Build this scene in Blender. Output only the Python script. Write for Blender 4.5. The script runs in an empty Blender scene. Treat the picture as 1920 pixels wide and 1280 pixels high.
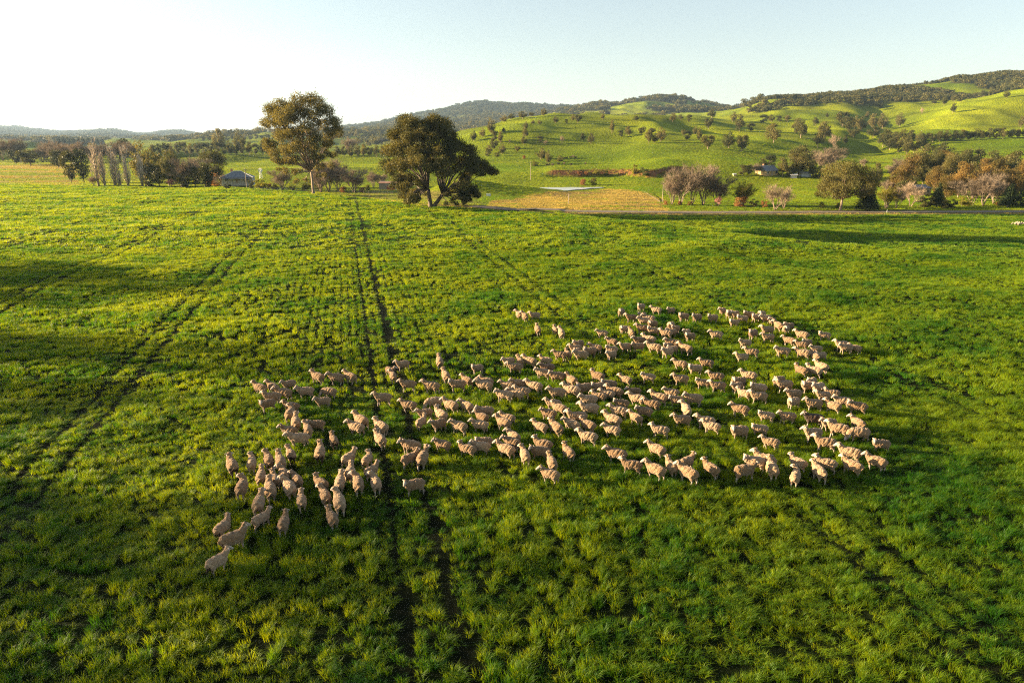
import bpy, math, random
import numpy as np
from mathutils import Vector, Matrix
scene = bpy.context.scene
# ---------------------------------------------------------------- camera, sky, sun, exposure
PITCH, CAMZ, FPX = math.radians(16.4), 16.0, 1280.0
cam_d = bpy.data.cameras.new("camera"); cam = bpy.data.objects.new("camera", cam_d)
scene.collection.objects.link(cam); scene.camera = cam
cam.location = (0, 0, CAMZ); cam.rotation_euler = (math.pi/2 - PITCH, 0, 0)
cam_d.lens = 24; cam_d.sensor_width = 36; cam_d.clip_start = .5; cam_d.clip_end = 40000
SUN_EL = math.radians(10.6)
SUN_DX, SUN_DY = -.994, .11                 # horizontal direction towards the sun (left)
w = bpy.data.worlds.new("World"); scene.world = w; w.use_nodes = True
nt = w.node_tree; nt.nodes.clear()
sky = nt.nodes.new("ShaderNodeTexSky"); sky.sky_type = 'NISHITA'; sky.sun_disc = False
sky.sun_elevation = SUN_EL; sky.sun_rotation = math.atan2(SUN_DX, SUN_DY)
sky.air_density = 1.0; sky.dust_density = 1.2; sky.ozone_density = 1.0; sky.altitude = 200
bg = nt.nodes.new("ShaderNodeBackground"); bg.inputs[1].default_value = .05
wo = nt.nodes.new("ShaderNodeOutputWorld")
hs = nt.nodes.new('ShaderNodeHueSaturation'); hs.inputs['Saturation'].default_value = .72; hs.inputs['Value'].default_value = .92; nt.links.new(sky.outputs[0], hs.inputs['Color']); nt.links.new(hs.outputs[0], bg.inputs[0]); nt.links.new(bg.outputs[0], wo.inputs[0])
sd = bpy.data.lights.new("sun", 'SUN'); sun = bpy.data.objects.new("sun", sd); scene.collection.objects.link(sun)
sd.energy = 5.0; sd.angle = math.radians(.5); sd.color = (1.0, .76, .46)
sv = Vector((SUN_DX*math.cos(SUN_EL), SUN_DY*math.cos(SUN_EL), math.sin(SUN_EL)))
sun.rotation_euler = sv.to_track_quat('Z', 'Y').to_euler()
scene.view_settings.view_transform = 'Standard'; scene.view_settings.look = 'None'
scene.view_settings.gamma = 1; scene.view_settings.exposure = 2.48
scene.render.engine = 'CYCLES'
scene.cycles.use_denoising = False; scene.cycles.sample_clamp_direct = 4.0; scene.cycles.sample_clamp_indirect = 2.0; scene.cycles.filter_width = 1.15; scene.cycles.use_adaptive_sampling = False
scene.cycles.max_bounces = 6; scene.cycles.diffuse_bounces = 2; scene.cycles.glossy_bounces = 2
scene.cycles.transmission_bounces = 3; scene.cycles.volume_bounces = 0; scene.cycles.transparent_max_bounces = 8

# ---------------------------------------------------------------- helpers
CP, SP = math.cos(PITCH), math.sin(PITCH)
def obj(name, me, parent=None, mat=None):
    o = bpy.data.objects.new(name, me); scene.collection.objects.link(o)
    if parent: o.parent = parent
    if mat and me is not None and not me.materials: me.materials.append(mat)
    return o
def tag(o, label=None, cat=None, group=None, kind=None):
    if label: o['label'] = label
    if cat: o['category'] = cat
    if group: o['group'] = group
    if kind: o['kind'] = kind
    return o
def empty(name, loc, rz=0, sc=(1, 1, 1)):
    o = bpy.data.objects.new(name, None); scene.collection.objects.link(o)
    o.location = loc; o.rotation_euler = (0, 0, rz); o.scale = sc; o.empty_display_size = .2
    return o
def mesh(name, V, F, mat=None, smooth=False):
    """V (n,3) array, F list/array of equal-length faces (or list of lists)"""
    V = np.asarray(V, dtype=np.float32); me = bpy.data.meshes.new(name)
    if isinstance(F, np.ndarray):
        k = F.shape[1]; n = F.shape[0]
        me.vertices.add(len(V)); me.vertices.foreach_set('co', V.ravel())
        me.loops.add(n*k); me.loops.foreach_set('vertex_index', F.astype(np.int32).ravel())
        me.polygons.add(n); me.polygons.foreach_set('loop_start', np.arange(0, n*k, k, dtype=np.int32))
        try: me.polygons.foreach_set('loop_total', np.full(n, k, dtype=np.int32))
        except Exception: pass
        me.update(calc_edges=True); me.validate()
    else:
        me.from_pydata([tuple(map(float, v)) for v in V], [], F); me.update()
    if smooth: me.polygons.foreach_set('use_smooth', np.ones(len(me.polygons), dtype=bool))
    if mat: me.materials.append(mat)
    return me
class MB:
    """collects plain solids, built as one mesh object"""
    def __init__(s): s.V = []; s.F = []
    def poly(s, pts, faces):
        b = len(s.V); s.V += [tuple(p) for p in pts]; s.F += [[b+i for i in f] for f in faces]
    def box(s, x0, x1, y0, y1, z0, z1):
        s.poly([(x0,y0,z0),(x1,y0,z0),(x1,y1,z0),(x0,y1,z0),(x0,y0,z1),(x1,y0,z1),(x1,y1,z1),(x0,y1,z1)],
               [(0,3,2,1),(4,5,6,7),(0,1,5,4),(1,2,6,5),(2,3,7,6),(3,0,4,7)])
    def tube(s, pts, rads, n=6):
        pts = [Vector(p) for p in pts]; b = len(s.V)
        for i, p in enumerate(pts):
            d = (pts[min(i+1, len(pts)-1)] - pts[max(i-1, 0)]).normalized()
            a = d.cross(Vector((0, 0, 1)) if abs(d.z) < .9 else Vector((1, 0, 0))).normalized(); c = d.cross(a)
            for k in range(n):
                t = 2*math.pi*k/n; q = p + (a*math.cos(t) + c*math.sin(t))*rads[i]; s.V.append(tuple(q))
        for i in range(len(pts)-1):
            for k in range(n):
                k2 = (k+1) % n; s.F.append([b+i*n+k, b+i*n+k2, b+(i+1)*n+k2, b+(i+1)*n+k])
        s.F.append([b+k for k in range(n)][::-1]); s.F.append([b+(len(pts)-1)*n+k for k in range(n)])
    def build(s, name, mat, parent=None, smooth=False):
        return obj(name, mesh(name, s.V, s.F, mat, smooth), parent)

# value noise (numpy)
def vnoise(x, y, seed=0):
    xi = np.floor(x).astype(np.int64); yi = np.floor(y).astype(np.int64); fx = x-xi; fy = y-yi
    fx = fx*fx*fx*(fx*(fx*6-15)+10); fy = fy*fy*fy*(fy*(fy*6-15)+10)
    def h(a, b):
        n = (a*374761393 + b*668265263 + seed*974634777) & 0xffffffff
        n = ((n ^ (n >> 13))*1274126177) & 0xffffffff
        n = ((n ^ (n >> 16))*2246822519) & 0xffffffff
        return (n >> 8 & 0xffff)/65535.0
    return (h(xi,yi)*(1-fx)+h(xi+1,yi)*fx)*(1-fy) + (h(xi,yi+1)*(1-fx)+h(xi+1,yi+1)*fx)*fy
def fbm(x, y, o=4, seed=0):
    s = 0; a = .5; t = 0
    for i in range(o):
        s = s + a*vnoise(x*2**i, y*2**i, seed+i*17); t += a; a *= .5
    return s/t
def sstep(a, b, x):
    t = np.clip((x-a)/(b-a), 0, 1); return t*t*(3-2*t)

# ---------------------------------------------------------------- terrain (height over plan position)
YK = [0, 150, 260, 330, 420, 520, 640, 800, 1000, 1250, 1550, 2000, 2600, 3400, 4600, 6500, 9000, 14000]
def zf(Y, py): return CAMZ + Y*.00072*(262-py)
def col(spec):
    z = [0.0]*len(YK)
    for Y, py in spec.items(): z[YK.index(Y)] = zf(Y, py)
    return z
COLS = {
 -900: col({800:290,1000:284,1250:275,1550:268,2000:266,2600:262,3400:258,4600:250,6500:238,9000:240,14000:250}),
    0: col({800:290,1000:282,1250:272,1550:266,2000:265,2600:262,3400:258,4600:249,6500:238,9000:240,14000:250}),
  120: col({800:290,1000:283,1250:276,1550:270,2000:266,2600:262,3400:259,4600:255,6500:247,9000:248,14000:252}),
  210: col({800:290,1000:284,1250:277,1550:270,2000:265,2600:262,3400:258,4600:252,6500:245,9000:250,14000:254}),
  270: col({800:290,1000:284,1250:276,1550:269,2000:264,2600:262,3400:259,4600:257,6500:252,9000:251,14000:254}),
  330: col({800:290,1000:284,1250:274,1550:267,2000:263,2600:261,3400:259,4600:255,6500:245,9000:252,14000:254}),
  400: col({800:289,1000:280,1250:268,1550:262,2000:258,2600:259,3400:259,4600:259,6500:255,9000:254,14000:256}),
  500: col({800:289,1000:277,1250:264,1550:256,2000:251,2600:256,3400:257,4600:257,6500:256,9000:256,14000:256}),
  600: col({800:290,1000:280,1250:272,1550:262,2000:255,2600:250,3400:249,4600:247,6500:252,9000:254,14000:256}),
  680: col({800:290,1000:283,1250:273,1550:262,2000:252,2600:246,3400:241,4600:236,6500:246,9000:252,14000:256}),
  760: col({640:290,800:284,1000:275,1250:266,1550:257,2000:249,2600:240,3400:232,4600:222,6500:238,9000:252,14000:256}),
  830: col({520:300,640:276,800:264,1000:262,1250:262,1550:256,2000:245,2600:236,3400:220,4600:208,6500:230,9000:252,14000:256}),
  890: col({520:296,640:262,800:252,1000:252,1250:262,1550:256,2000:245,2600:232,3400:215,4600:194,6500:225,9000:252,14000:256}),
  960: col({520:290,640:250,800:237,1000:240,1250:250,1550:252,2000:240,2600:228,3400:215,4600:196,6500:225,9000:252,14000:256}),
 1060: col({520:288,640:246,800:223,1000:229,1250:240,1550:242,2000:226,2600:212,3400:208,4600:201,6500:225,9000:252,14000:256}),
 1140: col({520:284,640:246,800:224,1000:225,1250:234,1550:232,2000:214,2600:197,3400:204,4600:206,6500:225,9000:252,14000:256}),
 1230: col({420:303,520:272,640:248,800:220,1000:221,1250:230,1550:228,2000:207,2600:188,3400:204,4600:215,6500:230,9000:252,14000:256}),
 1330: col({420:300,520:270,640:247,800:222,1000:220,1250:222,1550:218,2000:212,2600:203,3400:204,4600:220,6500:230,9000:252,14000:256}),
 1400: col({420:303,520:276,640:252,800:236,1000:222,1250:208,1550:202,2000:206,2600:215,3400:220,4600:230,6500:240,9000:252,14000:256}),
 1470: col({420:308,520:284,640:258,800:236,1000:218,1250:196,1550:189,2000:200,2600:215,3400:220,4600:230,6500:240,9000:252,14000:256}),
 1560: col({420:312,520:290,640:268,800:240,1000:218,1250:192,1550:184,2000:200,2600:215,3400:220,4600:230,6500:240,9000:252,14000:256}),
 1640: col({420:315,520:298,640:280,800:253,1000:230,1250:192,1550:166,2000:192,2600:215,3400:220,4600:230,6500:240,9000:252,14000:256}),
 1700: col({420:312,520:294,640:272,800:243,1000:221,1250:190,1550:158,2000:188,2600:215,3400:220,4600:230,6500:240,9000:252,14000:256}),
 1800: col({420:308,520:286,640:263,800:240,1000:194,1250:185,1550:150,2000:180,2600:215,3400:220,4600:230,6500:240,9000:252,14000:256}),
 1920: col({420:304,520:280,640:258,800:237,1000:168,1250:168,1550:152,2000:180,2600:215,3400:220,4600:230,6500:240,9000:252,14000:256}),
 2700: col({420:300,520:276,640:250,800:225,1000:150,1250:140,1550:125,2000:170,2600:215,3400:220,4600:230,6500:240,9000:252,14000:256}),
}
def pchip(xk, yk, x):
    xk = np.asarray(xk, float); yk = np.asarray(yk, float); h = np.diff(xk)
    h = h.reshape((-1,)+(1,)*(yk.ndim-1)); d = np.diff(yk, axis=0)/h
    m = np.zeros_like(yk); s = (d[:-1]*d[1:]) > 0
    w1 = 2*h[1:]+h[:-1]; w2 = h[1:]+2*h[:-1]
    with np.errstate(all='ignore'): mm = (w1+w2)/(w1/d[:-1]+w2/d[1:])
    m[1:-1] = np.where(s, mm, 0); m[0] = d[0]; m[-1] = d[-1]
    i = np.clip(np.searchsorted(xk, x, side='right')-1, 0, len(xk)-2)
    hh = (xk[i+1]-xk[i]); t = (x-xk[i])/hh
    sh = (-1,)+(1,)*(yk.ndim-1); t = t.reshape(sh); hh = hh.reshape(sh)
    return ((2*t**3-3*t**2+1)*yk[i] + (t**3-2*t**2+t)*hh*m[i] + (-2*t**3+3*t**2)*yk[i+1] + (t**3-t**2)*hh*m[i+1])
CK = sorted(COLS); ZT = np.array([COLS[c] for c in CK])            # (cols, Y)
LY = np.log(np.array(YK, float)+60)
gy = np.linspace(LY[0], LY[-1], 900); gc = np.linspace(CK[0], CK[-1], 1200)
Zd = pchip(CK, pchip(LY, ZT.T, gy).T, gc)                           # dense (cols, Y)
def colpx(X, Y): return 960 + 1335.0*X/np.maximum(Y, 150)
EDX = [-900, 0, 400, 600, 700, 780, 900, 1040, 1300, 1600, 1920, 2700]
EDY = [343, 345, 350, 362, 372, 385, 391, 401, 404, 403, 402, 400]
def ang_Y(py): return CAMZ/np.tan(PITCH - np.arctan((640-np.asarray(py, float))/FPX))
def drop(X, Y):
    """the crop lies on a rise; to the right of its shoulder the ground falls into the creek flat"""
    q = (X-8)*.746+(Y-158)*.666; q2 = (X-32)*.772+(Y-93)*.636; al = (X-32)*.636-(Y-93)*.772
    d = 6.0*sstep(0, 27, q)*(1-sstep(330, 430, Y))
    return d + 1.0*sstep(0, 6, q2)*sstep(-14, 0, al)*(1-sstep(14, 34, al))*(1-sstep(6, 40, q2))
def ray_flat(px, py):
    u = (px-960)/FPX; v = (640-py)/FPX; f = CP+SP*v; wz = -SP+CP*v
    T = np.linspace(15, 700, 6000); k = np.argmax(CAMZ+wz*T+drop(u*T, f*T) < 0); return u*T[k], f*T[k]
_e = [ray_flat(a, b) for a, b in zip(np.interp(np.arange(-500, 2400, 20), EDX, EDX), np.interp(np.arange(-500, 2400, 20), EDX, EDY))]
EPX = [960+1335.0*a/b for a, b in _e]; EPY = [b for a, b in _e]
def edgeY(X, Y): return np.interp(960+1335.0*X/np.maximum(Y, 20), EPX, EPY)
def pix(X, Y, Z):
    dz = Z-CAMZ; d = Y*CP-dz*SP; d = np.maximum(d, 1); return 960+FPX*X/d, 640-FPX*(Y*SP+dz*CP)/d
def terr(X, Y):
    X = np.asarray(X, float); Y = np.asarray(Y, float)
    Yc = np.clip(Y, 0, 13900); c = np.clip(colpx(X, Yc), CK[0], CK[-1]-1)
    fi = (np.log(Yc+60)-gy[0])/(gy[1]-gy[0]); fj = (c-gc[0])/(gc[1]-gc[0])
    i = np.clip(fi.astype(int), 0, 898); j = np.clip(fj.astype(int), 0, 1198); a = fi-i; b = fj-j
    z = (Zd[j, i]*(1-b)+Zd[j+1, i]*b)*(1-a) + (Zd[j, i+1]*(1-b)+Zd[j+1, i+1]*b)*a
    # gullies and spurs
    far = sstep(420, 900, Y); n1 = fbm(X/260+5, Y/420, 4, 3)-.5
    z = z + far*n1*np.clip(z, 0, 60)*.35
    mt = sstep(2300, 4200, Y); rid = np.abs(fbm(X/700+9, Y/900, 4, 8)-.5)*2
    z = z + mt*(rid-.25)*np.clip(z-20, 0, 400)*.22
    z = z + sstep(440, 640, Y)*((fbm(X/60, Y/60, 3, 21)-.5)*5.0 + (fbm(X/95+7, Y/170, 3, 25)-.5)*24*sstep(480, 620, Y))
    # crop field micro relief; the crest drops a little beyond the field's left edge
    ey = edgeY(X, Y); infield = sstep(0, 6, ey-Y)
    z = z + infield*((fbm(X/7, Y/4.2, 3, 31)-.5)*.50 + (fbm(X/30, Y/20, 2, 35)-.5)*1.0)
    z = z - 2.2*sstep(-2, 14, Y-ey)*(1-sstep(60, 130, Y-ey))*sstep(-15, -60, X)
    z = z - drop(X, Y) + sstep(10, 40, Y-ey)*(1-sstep(500, 600, Y))*(fbm(X/45, Y/35, 3, 61)-.5)*1.6*(1-sstep(-5, 5, X)*(1-sstep(60, 75, X))*sstep(250, 270, Y)*(1-sstep(360, 375, Y)))
    # earth bank of the farm dam, highest at its left end
    hgt = 6.4*sstep(-46, -20, X)*np.clip((26-X)/46, 0, 1); dy = Y-305-.1*X
    z = z + hgt*np.where(dy < 0, sstep(-24, 0, dy), 1-sstep(0, 26, dy))
    # eroded creek bank
    cb = sstep(16, 24, X)*(1-sstep(88, 110, X)); by = 385 + (fbm(X/25, X*0, 2, 5)-.5)*26
    z = z + cb*1.9*sstep(0, 3, Y-by)*(1-sstep(20, 60, Y-by)) - cb*1.2*sstep(-14, -4, Y-by)*(1-sstep(-3, 0, Y-by))
    return z
def at(px, py):
    """ground point that the pixel shows, on the built terrain"""
    u = (px-960)/FPX; v = (640-py)/FPX; f = CP+SP*v; wz = -SP+CP*v
    T = np.exp(np.linspace(math.log(15), math.log(9000), 3000)); X = u*T; Y = f*T
    d = CAMZ + wz*T - terr(X, Y); k = np.argmax(d < 0)
    if d[k] >= 0: k = int(np.argmin(d))
    return Vector((float(X[k]), float(Y[k]), float(terr(X[k], Y[k]))))

# ---------------------------------------------------------------- materials
def nodes(name):
    m = bpy.data.materials.new(name); m.use_nodes = True; t = m.node_tree; t.nodes.clear()
    return m, t, t.nodes.new('ShaderNodeOutputMaterial')
def N(t, ty, **k):
    n = t.nodes.new(ty)
    for a, b in k.items():
        if a.startswith('i_'):
            key = a[2:]; key = int(key) if key.isdigit() else key.replace('_', ' ')
            n.inputs[key].default_value = b
        else: setattr(n, a, b)
    return n
def ramp(t, src, stops):
    r = t.nodes.new('ShaderNodeValToRGB'); e = r.color_ramp.elements
    while len(e) < len(stops): e.new(.5)
    for k, (p, c) in enumerate(stops): e[k].position = p; e[k].color = (*c, 1)
    t.links.new(src, r.inputs[0]); return r.outputs[0]
def mixc(t, fac, a, b, mode='MIX'):
    n = t.nodes.new('ShaderNodeMix'); n.data_type = 'RGBA'; n.blend_type = mode
    for s, v in ((0, fac), (6, a), (7, b)):
        if isinstance(v, (int, float)): n.inputs[s].default_value = v
        elif isinstance(v, tuple): n.inputs[s].default_value = (*v, 1)
        else: t.links.new(v, n.inputs[s])
    return n.outputs[2]
def leafmat(name, dark, light, trans, tf=.4, rough=.6, wscale=.35, spec=.10):
    """two-sided foliage: diffuse + translucent, varied per instance and over the crown"""
    m, t, out = nodes(name)
    oi = N(t, 'ShaderNodeObjectInfo'); geo = N(t, 'ShaderNodeNewGeometry')
    nz = N(t, 'ShaderNodeTexNoise', i_Scale=wscale, i_Detail=3.0); t.links.new(geo.outputs['Position'], nz.inputs['Vector'])
    ad = N(t, 'ShaderNodeMath', operation='ADD'); sc = N(t, 'ShaderNodeMath', operation='MULTIPLY_ADD', i_1=.35, i_2=-.17)
    t.links.new(oi.outputs['Random'], sc.inputs[0]); t.links.new(nz.outputs[0], ad.inputs[0]); t.links.new(sc.outputs[0], ad.inputs[1])
    c = ramp(t, ad.outputs[0], [(.3, dark), (.7, light)])
    p = N(t, 'ShaderNodeBsdfPrincipled', i_Roughness=rough); p.inputs['Specular IOR Level'].default_value = spec
    t.links.new(c, p.inputs['Base Color'])
    tr = N(t, 'ShaderNodeBsdfTranslucent'); tc = mixc(t, 1.0, c, tuple(x for x in trans), 'MULTIPLY'); t.links.new(tc, tr.inputs[0])
    mx = N(t, 'ShaderNodeMixShader', i_0=tf); t.links.new(p.outputs[0], mx.inputs[1]); t.links.new(tr.outputs[0], mx.inputs[2])
    t.links.new(mx.outputs[0], out.inputs[0]); return m
def plain(name, c, rough=.7, c2=None, scale=3.0, metal=0.0, bump=0.0, spec=.4):
    m, t, out = nodes(name)
    p = N(t, 'ShaderNodeBsdfPrincipled', i_Roughness=rough, i_Metallic=metal); p.inputs['Specular IOR Level'].default_value = spec
    tc = N(t, 'ShaderNodeTexCoord'); nz = N(t, 'ShaderNodeTexNoise', i_Scale=scale, i_Detail=4.0)
    t.links.new(tc.outputs['Object'], nz.inputs['Vector'])
    t.links.new(ramp(t, nz.outputs[0], [(.3, c), (.7, c2 or tuple(x*1.3 for x in c))]), p.inputs['Base Color'])
    if bump:
        b = N(t, 'ShaderNodeBump', i_Strength=bump, i_Distance=.05); t.links.new(nz.outputs[0], b.inputs['Height']); t.links.new(b.outputs[0], p.inputs['Normal'])
    t.links.new(p.outputs[0], out.inputs[0]); return m
M = {}
M['gum'] = leafmat('gum_leaves', (.055,.068,.022), (.155,.140,.044), (1.3,1.1,.5), .40, .5, .25)
M['poplartwig'] = leafmat('poplar_twigs', (.50,.40,.27), (.70,.56,.38), (1.1,1.0,.9), .15, .8, .3)
M['olivegum'] = leafmat('olive_gum_leaves', (.045,.055,.018), (.16,.14,.040), (1.3,1.1,.5), .35, .5, .22)
M['goldgum'] = leafmat('golden_gum_leaves', (.085,.075,.020), (.25,.165,.045), (1.3,1.0,.5), .40, .5, .25)
M['gumdark'] = leafmat('dark_gum_leaves', (.030,.042,.014), (.10,.095,.028), (1.2,1.1,.5), .3, .5, .25)
M['conifer'] = leafmat('conifer_leaves', (.014,.026,.010), (.035,.050,.015), (1.0,1.2,.5), .15, .6, .4)
M['yellow'] = leafmat('yellow_willow_leaves', (.14,.14,.02), (.30,.26,.035), (1.3,1.2,.5), .4, .6, .4)
M['olivebush'] = leafmat('olive_bush_leaves', (.07,.09,.02), (.17,.16,.035), (1.3,1.1,.5), .35, .6, .6)
M['pink'] = leafmat('pink_blossom', (.38,.16,.12), (.55,.30,.24), (1.1,1.0,1.0), .3, .6, .8)
M['rust'] = leafmat('rust_bush_leaves', (.22,.10,.04), (.34,.18,.06), (1.2,1.0,.6), .3, .6, .8)
M['twig'] = leafmat('bare_twigs', (.15,.118,.082), (.27,.205,.14), (1.1,1.0,.9), .15, .8, .3)
M['paletwig'] = leafmat('pale_bare_twigs', (.26,.20,.13), (.40,.30,.20), (1.1,1.0,.9), .15, .8, .3)
M['bark'] = plain('grey_bark', (.16,.115,.08), .85, (.36,.28,.21), 1.5, bump=.6)
M['palebark'] = plain('pale_gum_bark', (.20,.135,.09), .8, (.36,.27,.20), .8, bump=.4)
M['poplarbark'] = plain('pale_poplar_bark', (.46, .37, .27), .8, (.60, .50, .38), 1.2)
M['darkbark'] = plain('dark_bark', (.07,.055,.04), .9, (.17,.13,.10), 2.0, bump=.6)
# ---------------------------------------------------------------- ground sheet
rows = np.concatenate([np.linspace(-60, 12, 14), 12+np.expm1(np.linspace(0, math.log(13800/60.0), 760))*60.0])
rows = np.unique(np.round(rows, 3)); aa = np.linspace(-1.25, 1.25, 860)
GY = np.repeat(rows[:, None], len(aa), 1); GX = aa[None, :]*(np.maximum(GY, -40)+70)
GZ = terr(GX, GY)
V = np.stack([GX, GY, GZ], -1).reshape(-1, 3)
i, j = np.meshgrid(np.arange(len(rows)-1), np.arange(len(aa)-1), indexing='ij'); b = (i*len(aa)+j).ravel()
F = np.stack([b, b+1, b+len(aa)+1, b+len(aa)], 1)
gm = mesh('ground', V, F, smooth=True)
def C3(r, g, bl): return np.array([r, g, bl])
def smap(px0, px1, y0, y1, fx=25, fy=12, X=None, Y=None, c=None):
    return sstep(px0-fx, px0+fx, c)*(1-sstep(px1-fx, px1+fx, c))*sstep(y0-fy, y0+fy, Y)*(1-sstep(y1-fy, y1+fy, Y))
def forest_mask(X, Y):
    c = colpx(X, Y); n = fbm(X/120+3, Y/160, 4, 44)
    m = np.zeros_like(X)
    # distant mountains: all woods
    m = np.maximum(m, sstep(2900, 3600, Y)*sstep(.34, .42, n+.25*sstep(600, 900, c)+.1*sstep(500, 0, c)))
    # valley woods in front of the mountain, centre
    m = np.maximum(m, sstep(640, 760, c)*(1-sstep(1060, 1120, c))*sstep(1150, 1500, Y)*sstep(.40, .50, n+.08))
    # right hill: woods behind the bright spur, thinner to the left
    hb = sstep(1440, 1900, c)
    m = np.maximum(m, sstep(1380, 1450, c)*sstep(1120, 1230, Y)*(1-sstep(1900, 2200, Y))*sstep(.54-.20*hb, .62-.20*hb, n))
    # hill behind the green hill: scattered woods on its right side
    m = np.maximum(m, sstep(1080, 1130, c)*(1-sstep(1400, 1440, c))*sstep(1700, 1900, Y)*(1-sstep(3000, 3300, Y))*sstep(.50, .58, n+.06*sstep(1180, 1300, c)))
    # left distance
    m = np.maximum(m, (1-sstep(640, 700, c))*sstep(1500, 1900, Y)*(1-sstep(2900, 3200, Y))*sstep(.50, .56, n))
    return m
PX, PY = pix(GX, GY, GZ); CC = colpx(GX, GY); EY = edgeY(GX, GY)
n1 = fbm(GX/35, GY/70, 4, 51)[..., None]; n2 = fbm(GX/220, GY/160, 3, 57)[..., None]; n3 = fbm(GX/9, GY/14, 3, 59)[..., None]
past = C3(.10, .19, .006)*(1-n2) + C3(.30, .33, .009)*n2
n4 = np.clip(fbm(GX/26+11, GY/60, 4, 95)*2.6-.95, 0, 1)[..., None]
past = past*(.62+.5*n1)*(1-.35*n4); colr = past
def blend(m, c):
    global colr
    m = np.clip(m, 0, 1)[..., None]; colr = colr*(1-m) + (c*(.75+.5*n3))*m
strip = sstep(.36, .50, fbm(GX/70, GY/9, 3, 97)); blend(smap(-400, 135, 250, 520, X=GX, Y=GY, c=CC)*(.25+.75*strip), C3(.33, .29, .07))                    # stubble on the left
def box2(PX, PY, x0, x1, y0, y1, fx=20, fy=2.0): return sstep(x0-fx, x0+fx, PX)*(1-sstep(x1-fx, x1+fx, PX))*sstep(y0-fy, y0+fy, PY)*(1-sstep(y1-fy, y1+fy, PY))
def drymask(X, Y, Z):
    PX, PY = pix(X, Y, Z); w = (fbm(X/9, Y/16, 4, 91)-.5)*20; ok = (Y > edgeY(X, Y))*1.0
    top = np.interp(PX, [900, 960, 1010, 1120, 1230], [384, 372, 362, 358, 362])
    return ok*np.clip(sstep(-3, 3, PY+w-top)*sstep(890, 925, PX)*(1-sstep(1205, 1240, PX+w*3-(PY-362)*1.3)), 0, 1)
dm = drymask(GX, GY, GZ); blend(dm*(.45+.5*sstep(.34, .46, fbm(GX/30, GY/6, 3, 99))), C3(.42, .30, .06)*1.0); blend(dm*sstep(.5, .6, fbm(GX/14, GY/5, 3, 93)), C3(.24, .17, .06))
blend(box2(PX, PY, 640, 900, 358, 392)*(GY > EY)*.7, C3(.20, .16, .06))
by = 385+(fbm(GX/25, GX*0, 2, 5)-.5)*26
blend(sstep(16, 24, GX)*(1-sstep(88, 110, GX))*sstep(-2, -1, GY-by)*(1-sstep(3, 6, GY-by)), C3(.20, .09, .045))  # eroded bank
blend(sstep(-1, 3, GY-EY)*(1-sstep(12, 18, GY-EY))*sstep(820, 900, CC)*.8, C3(.23, .17, .08))    # dry verge beside the road
fm = forest_mask(GX, GY); blend(fm*.9, C3(.060, .066, .030)*1.0)
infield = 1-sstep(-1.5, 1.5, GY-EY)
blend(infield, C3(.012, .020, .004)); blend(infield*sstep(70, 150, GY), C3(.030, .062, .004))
# wheel tracks of the sprayer run through the crop, 18 m apart
def track(X, Y):
    s = (X+.24*Y)/1.0284; o = (s-1.93+9) % 18 - 9
    return np.minimum(np.abs(o-.87), np.abs(o+.87))
blend(infield*(1-sstep(.22, .40, track(GX, GY)))*(GY < 240), C3(.010, .013, .005))
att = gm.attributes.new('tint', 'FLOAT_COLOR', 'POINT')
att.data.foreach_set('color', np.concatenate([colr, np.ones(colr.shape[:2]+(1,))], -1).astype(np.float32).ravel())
m, t, out = nodes('ground_mat')
va = N(t, 'ShaderNodeAttribute', attribute_name='tint'); geo = N(t, 'ShaderNodeNewGeometry')
nA = N(t, 'ShaderNodeTexNoise', i_Scale=.55, i_Detail=8.0, i_Roughness=.62); nB = N(t, 'ShaderNodeTexNoise', i_Scale=.045, i_Detail=6.0)
for n_ in (nA, nB): t.links.new(geo.outputs['Position'], n_.inputs['Vector'])
v1 = ramp(t, nA.outputs[0], [(.3, (.6, .6, .6)), (.7, (1.35, 1.3, 1.2))]); v2 = ramp(t, nB.outputs[0], [(.3, (.75, .8, .8)), (.7, (1.2, 1.15, 1.0))])
cc = mixc(t, 1.0, mixc(t, 1.0, va.outputs['Color'], v1, 'MULTIPLY'), v2, 'MULTIPLY')
bp = N(t, 'ShaderNodeBump', i_Strength=1.0, i_Distance=2.2); t.links.new(nA.outputs[0], bp.inputs['Height'])
p = N(t, 'ShaderNodeBsdfPrincipled', i_Roughness=.95); p.inputs['Specular IOR Level'].default_value = .05
p.inputs['Sheen Weight'].default_value = .0; p.inputs['Sheen Roughness'].default_value = .5; p.inputs['Sheen Tint'].default_value = (.7, .9, .15, 1)
t.links.new(cc, p.inputs['Base Color']); t.links.new(bp.outputs[0], p.inputs['Normal']); t.links.new(p.outputs[0], out.inputs[0])
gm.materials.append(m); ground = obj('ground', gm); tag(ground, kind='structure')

# gravel road behind the crop
V = []; F = []; pr = []
for px in range(890, 2300, 10):
    X_, Y_ = ray_flat(px, float(np.interp(px, [860, 900, 960, 1100, 1300, 1920, 2300], [383, 388, 393, 396.6, 398.4, 397.0, 396]))); pr.append((X_, Y_))
for k, (x, y) in enumerate(pr):
    a_, b_ = pr[max(k-1, 0)], pr[min(k+1, len(pr)-1)]; tx, ty = b_[0]-a_[0], b_[1]-a_[1]; l = math.hypot(tx, ty); nx, ny = -ty/l, tx/l
    for q in (-2.5, -.9, .9, 2.5): V.append((x+nx*q, y+ny*q, max(float(terr(x+nx*r_, y+ny*r_)) for r_ in (-3.2, -1.6, 0, 1.6, 3.2))+.10+(.05 if abs(q) < 2 else 0)))
    if k: F += [[4*k-4+c, 4*k-3+c, 4*k+1+c, 4*k+c] for c in range(3)]
M['gravel'] = plain('gravel', (.17, .135, .10), .95, (.26, .215, .17), .6, bump=.5, spec=.1)
rd = obj('road', mesh('road', V, F, M['gravel'])); tag(rd, kind='structure')
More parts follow.
